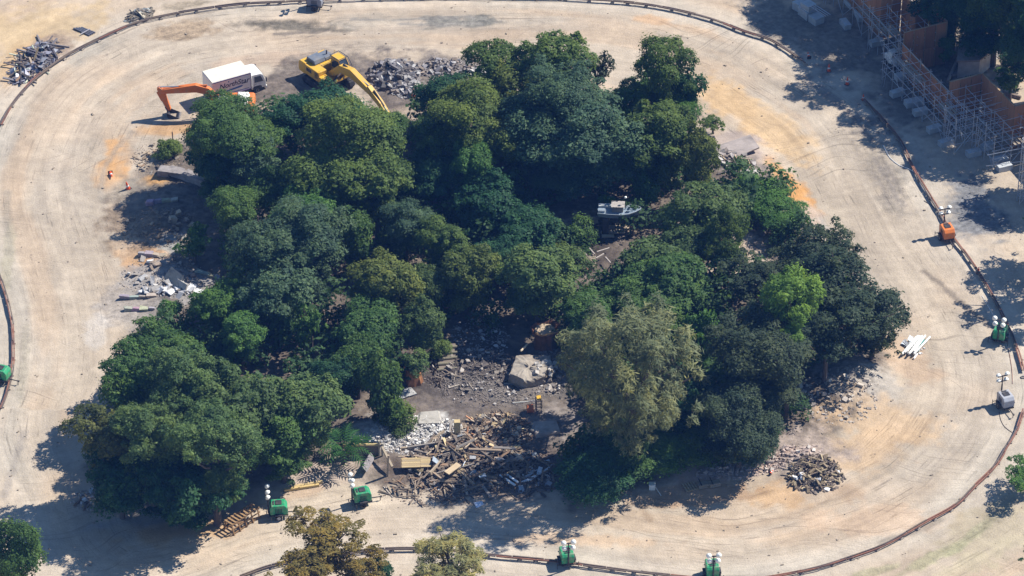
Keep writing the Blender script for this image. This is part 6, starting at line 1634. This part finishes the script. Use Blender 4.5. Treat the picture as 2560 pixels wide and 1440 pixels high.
log(1025, 1050, 1.6, 0.14, -55, 'upper fallen log left of the rounded grey slab', (0.36, 0.3, 0.2), group=LG)
log(1005, 1065, 1.4, 0.16, 25, 'lower fallen log left of the white crushed stone', (0.42, 0.35, 0.22), group=LG)
def railing():
    root = empty('wooden_railing', G(1018, 1068), math.radians(15), 'small wooden railing with two pale bars above the white crushed stone', 'railing')
    for y in (0, 0.22): place('bar', BOARD, root, (0, y, 0.6), (0, 0, 0), (1.2, 0.08, 0.08), (0.5, 0.4, 0.24))
    for x in (-0.4, 0.0, 0.4): place('board', BOARD, root, (x, -0.4, 0.3), (0.5, 0, 0), (0.25, 0.8, 0.06), (0.30, 0.27, 0.22))
railing()
# hoses and cables on the ground
def hose(pxs, r, m, label, name='hose'):
    pts = catmull([W0(u, v)[:2] for u, v in pxs], 0.35)
    P = [(x, y, gz(x, y) + r * 0.8) for x, y in pts]
    o0 = P[0]
    MBh = MB().path([(x - o0[0], y - o0[1], z - o0[2]) for x, y, z in P], r, 5)
    o = MBh.build(name, m, None, o0); tag(o, label, 'hose')
hose([(2208, 365), (2225, 395), (2250, 415), (2268, 422), (2290, 435), (2300, 460), (2312, 480), (2330, 500)], 0.05, M_white, 'white hose winding beside the right rail')
hose([(2310, 502), (2330, 515), (2345, 528), (2352, 540)], 0.035, M_dark, 'short dark cable beside the right rail')
hose([(2498, 1030), (2502, 1050), (2512, 1068), (2530, 1082)], 0.03, M_bark, 'thin brown cable below the grey light tower', 'cable')
hose([(2520, 870), (2526, 900), (2530, 930), (2531, 960)], 0.03, M_rust, 'thin rusty cable below the right green light tower', 'cable')
hose([(2455, 740), (2475, 775), (2490, 800)], 0.03, M_white, 'pair of white cables above the right green light tower', 'cable')

# loose stones and clods strewn over the river bed: too small and many to count
def loose_stones():
    rng = random.Random(55); V = []; F = []
    k = 0
    while k < 800:
        u = rng.uniform(-40, 2600); v = rng.uniform(-30, 1470)
        p = W0(u, v)
        s = rng.choice((0.04, 0.05, 0.06, 0.07, 0.10)) * rng.uniform(0.7, 1.3)
        Mx = Matrix.Translation((p[0], p[1], gz(p[0], p[1]) + s * 0.3)) @ Matrix.Rotation(rng.uniform(0, 6.28), 4, 'Z')
        L_ = s * rng.choice((1, 1, 1.3, 1.6))
        b = MB().box(-L_, L_ * rng.uniform(0.5, 1), -s * 0.7, s * rng.uniform(0.4, 0.8), -s * 0.5, s * 0.5, Mx)
        n0 = len(V); V += b.v; F += [tuple(i + n0 for i in q) for q in b.f]; k += 1
    mb = MB(); mb.v = V; mb.f = F
    tag(mb.build('loose_stones', mat('clod', (0.26, 0.215, 0.165), 0.95, 3, 0.4)), 'small dark stones and clods strewn over the river bed', kind='stuff')
loose_stones()

# remains of foundations along the left shore
def foundations():
    rng = random.Random(31)
    for k, (u, v, L_, ang, lab) in enumerate(((405, 505, 3.2, 8, 'low foundation strip in the tree shade on the left shore'), (380, 640, 2.8, -12, 'low foundation strip above the broken white slabs'),
                                              (345, 745, 3.4, 5, 'upper of the low foundation strips left of the cone shaped tree'), (350, 775, 3.0, 3, 'lower of the low foundation strips left of the cone shaped tree'), (520, 690, 2.6, -25, 'foundation strip right of the broken concrete wall'))):
        root = empty('foundation', G(u, v), math.radians(ang), lab, 'foundation', 'foundation strips on the left shore')
        n = 4
        for i in range(n):
            place('footing', rng.choice(CHUNKS), root, ((i - n / 2 + 0.5) * L_ / n, rng.uniform(-0.08, 0.08), 0.1), (rng.uniform(-0.1, 0.1), rng.uniform(-0.1, 0.1), rng.uniform(-0.15, 0.15)), (L_ / n * 1.15, rng.uniform(0.3, 0.6), rng.uniform(0.35, 0.6)), tuple(q * rng.uniform(0.75, 1.2) for q in (0.34, 0.31, 0.28)))
foundations()
heap('stone_scatter', 'broken boards and clods at the head of the left shore below the orange excavator', 'rubble', 390, 400, 60, 40, 0.2,
     [(12, 'board', [BOARD], ((0.5, 1.4), (0.1, 0.2), (0.04, 0.08)), WOODS, 0.2), (14, 'clod', CHUNKS, ((0.2, 0.6), (0.2, 0.4), (0.1, 0.25)), [(0.36, 0.27, 0.18), (0.3, 0.26, 0.22)], 0.3)], 41, 220, (0.28, 0.22, 0.16), (0.04, 0.14))

heap('debris_spread', 'dark trampled debris and roots across the upper clearing', 'debris', 1165, 935, 130, 52, 0.2,
     [(40, 'stick', [BOARD], ((0.4, 1.5), (0.05, 0.14), (0.04, 0.1)), [(0.12, 0.095, 0.075), (0.2, 0.165, 0.13), (0.3, 0.26, 0.21)], 0.3), (40, 'clod', CHUNKS, ((0.2, 0.7), (0.15, 0.5), (0.1, 0.3)), [(0.13, 0.11, 0.1), (0.2, 0.175, 0.15), (0.32, 0.29, 0.26)], 0.4)], 51, 900, (0.15, 0.13, 0.115), (0.04, 0.16))
heap('debris_spread', 'broken stonework around the foot of the concrete block', 'debris', 1385, 935, 55, 55, 0.25,
     [(34, 'stone', CHUNKS, ((0.2, 0.7), (0.15, 0.5), (0.12, 0.35)), [(0.36, 0.32, 0.28), (0.2, 0.175, 0.155), (0.45, 0.42, 0.38)], 0.4)], 52, 420, (0.24, 0.21, 0.185), (0.04, 0.16))
heap('debris_spread', 'white and grey slab pieces spread below the tilted broken wall', 'debris', 440, 725, 90, 24, 0.2,
     [(30, 'slab', CHUNKS, ((0.4, 1.3), (0.3, 0.8), (0.08, 0.2)), [(0.46, 0.46, 0.47), (0.32, 0.31, 0.30), (0.22, 0.2, 0.18)], 0.3)], 53, 260, (0.3, 0.285, 0.27), (0.04, 0.15))

# ================================================================== thin blue air between the aircraft and the ground
def haze():
    m = bpy.data.materials.new('thin_air'); m.use_nodes = True
    nt = m.node_tree; nt.nodes.remove(nt.nodes['Principled BSDF'])
    v = nt.nodes.new('ShaderNodeVolumePrincipled')
    v.inputs['Color'].default_value = (0.13, 0.34, 1.0, 1)
    v.inputs['Density'].default_value = 0.00011
    v.inputs['Anisotropy'].default_value = 0.0
    nt.links.new(v.outputs[0], nt.nodes['Material Output'].inputs['Volume'])
    o = MB().box(-2400, 2400, -2400, 2400, -3, 245).build('haze', m)
    o['label'] = 'thin bluish air between the viewer and the ground'; o['kind'] = 'stuff'
haze()
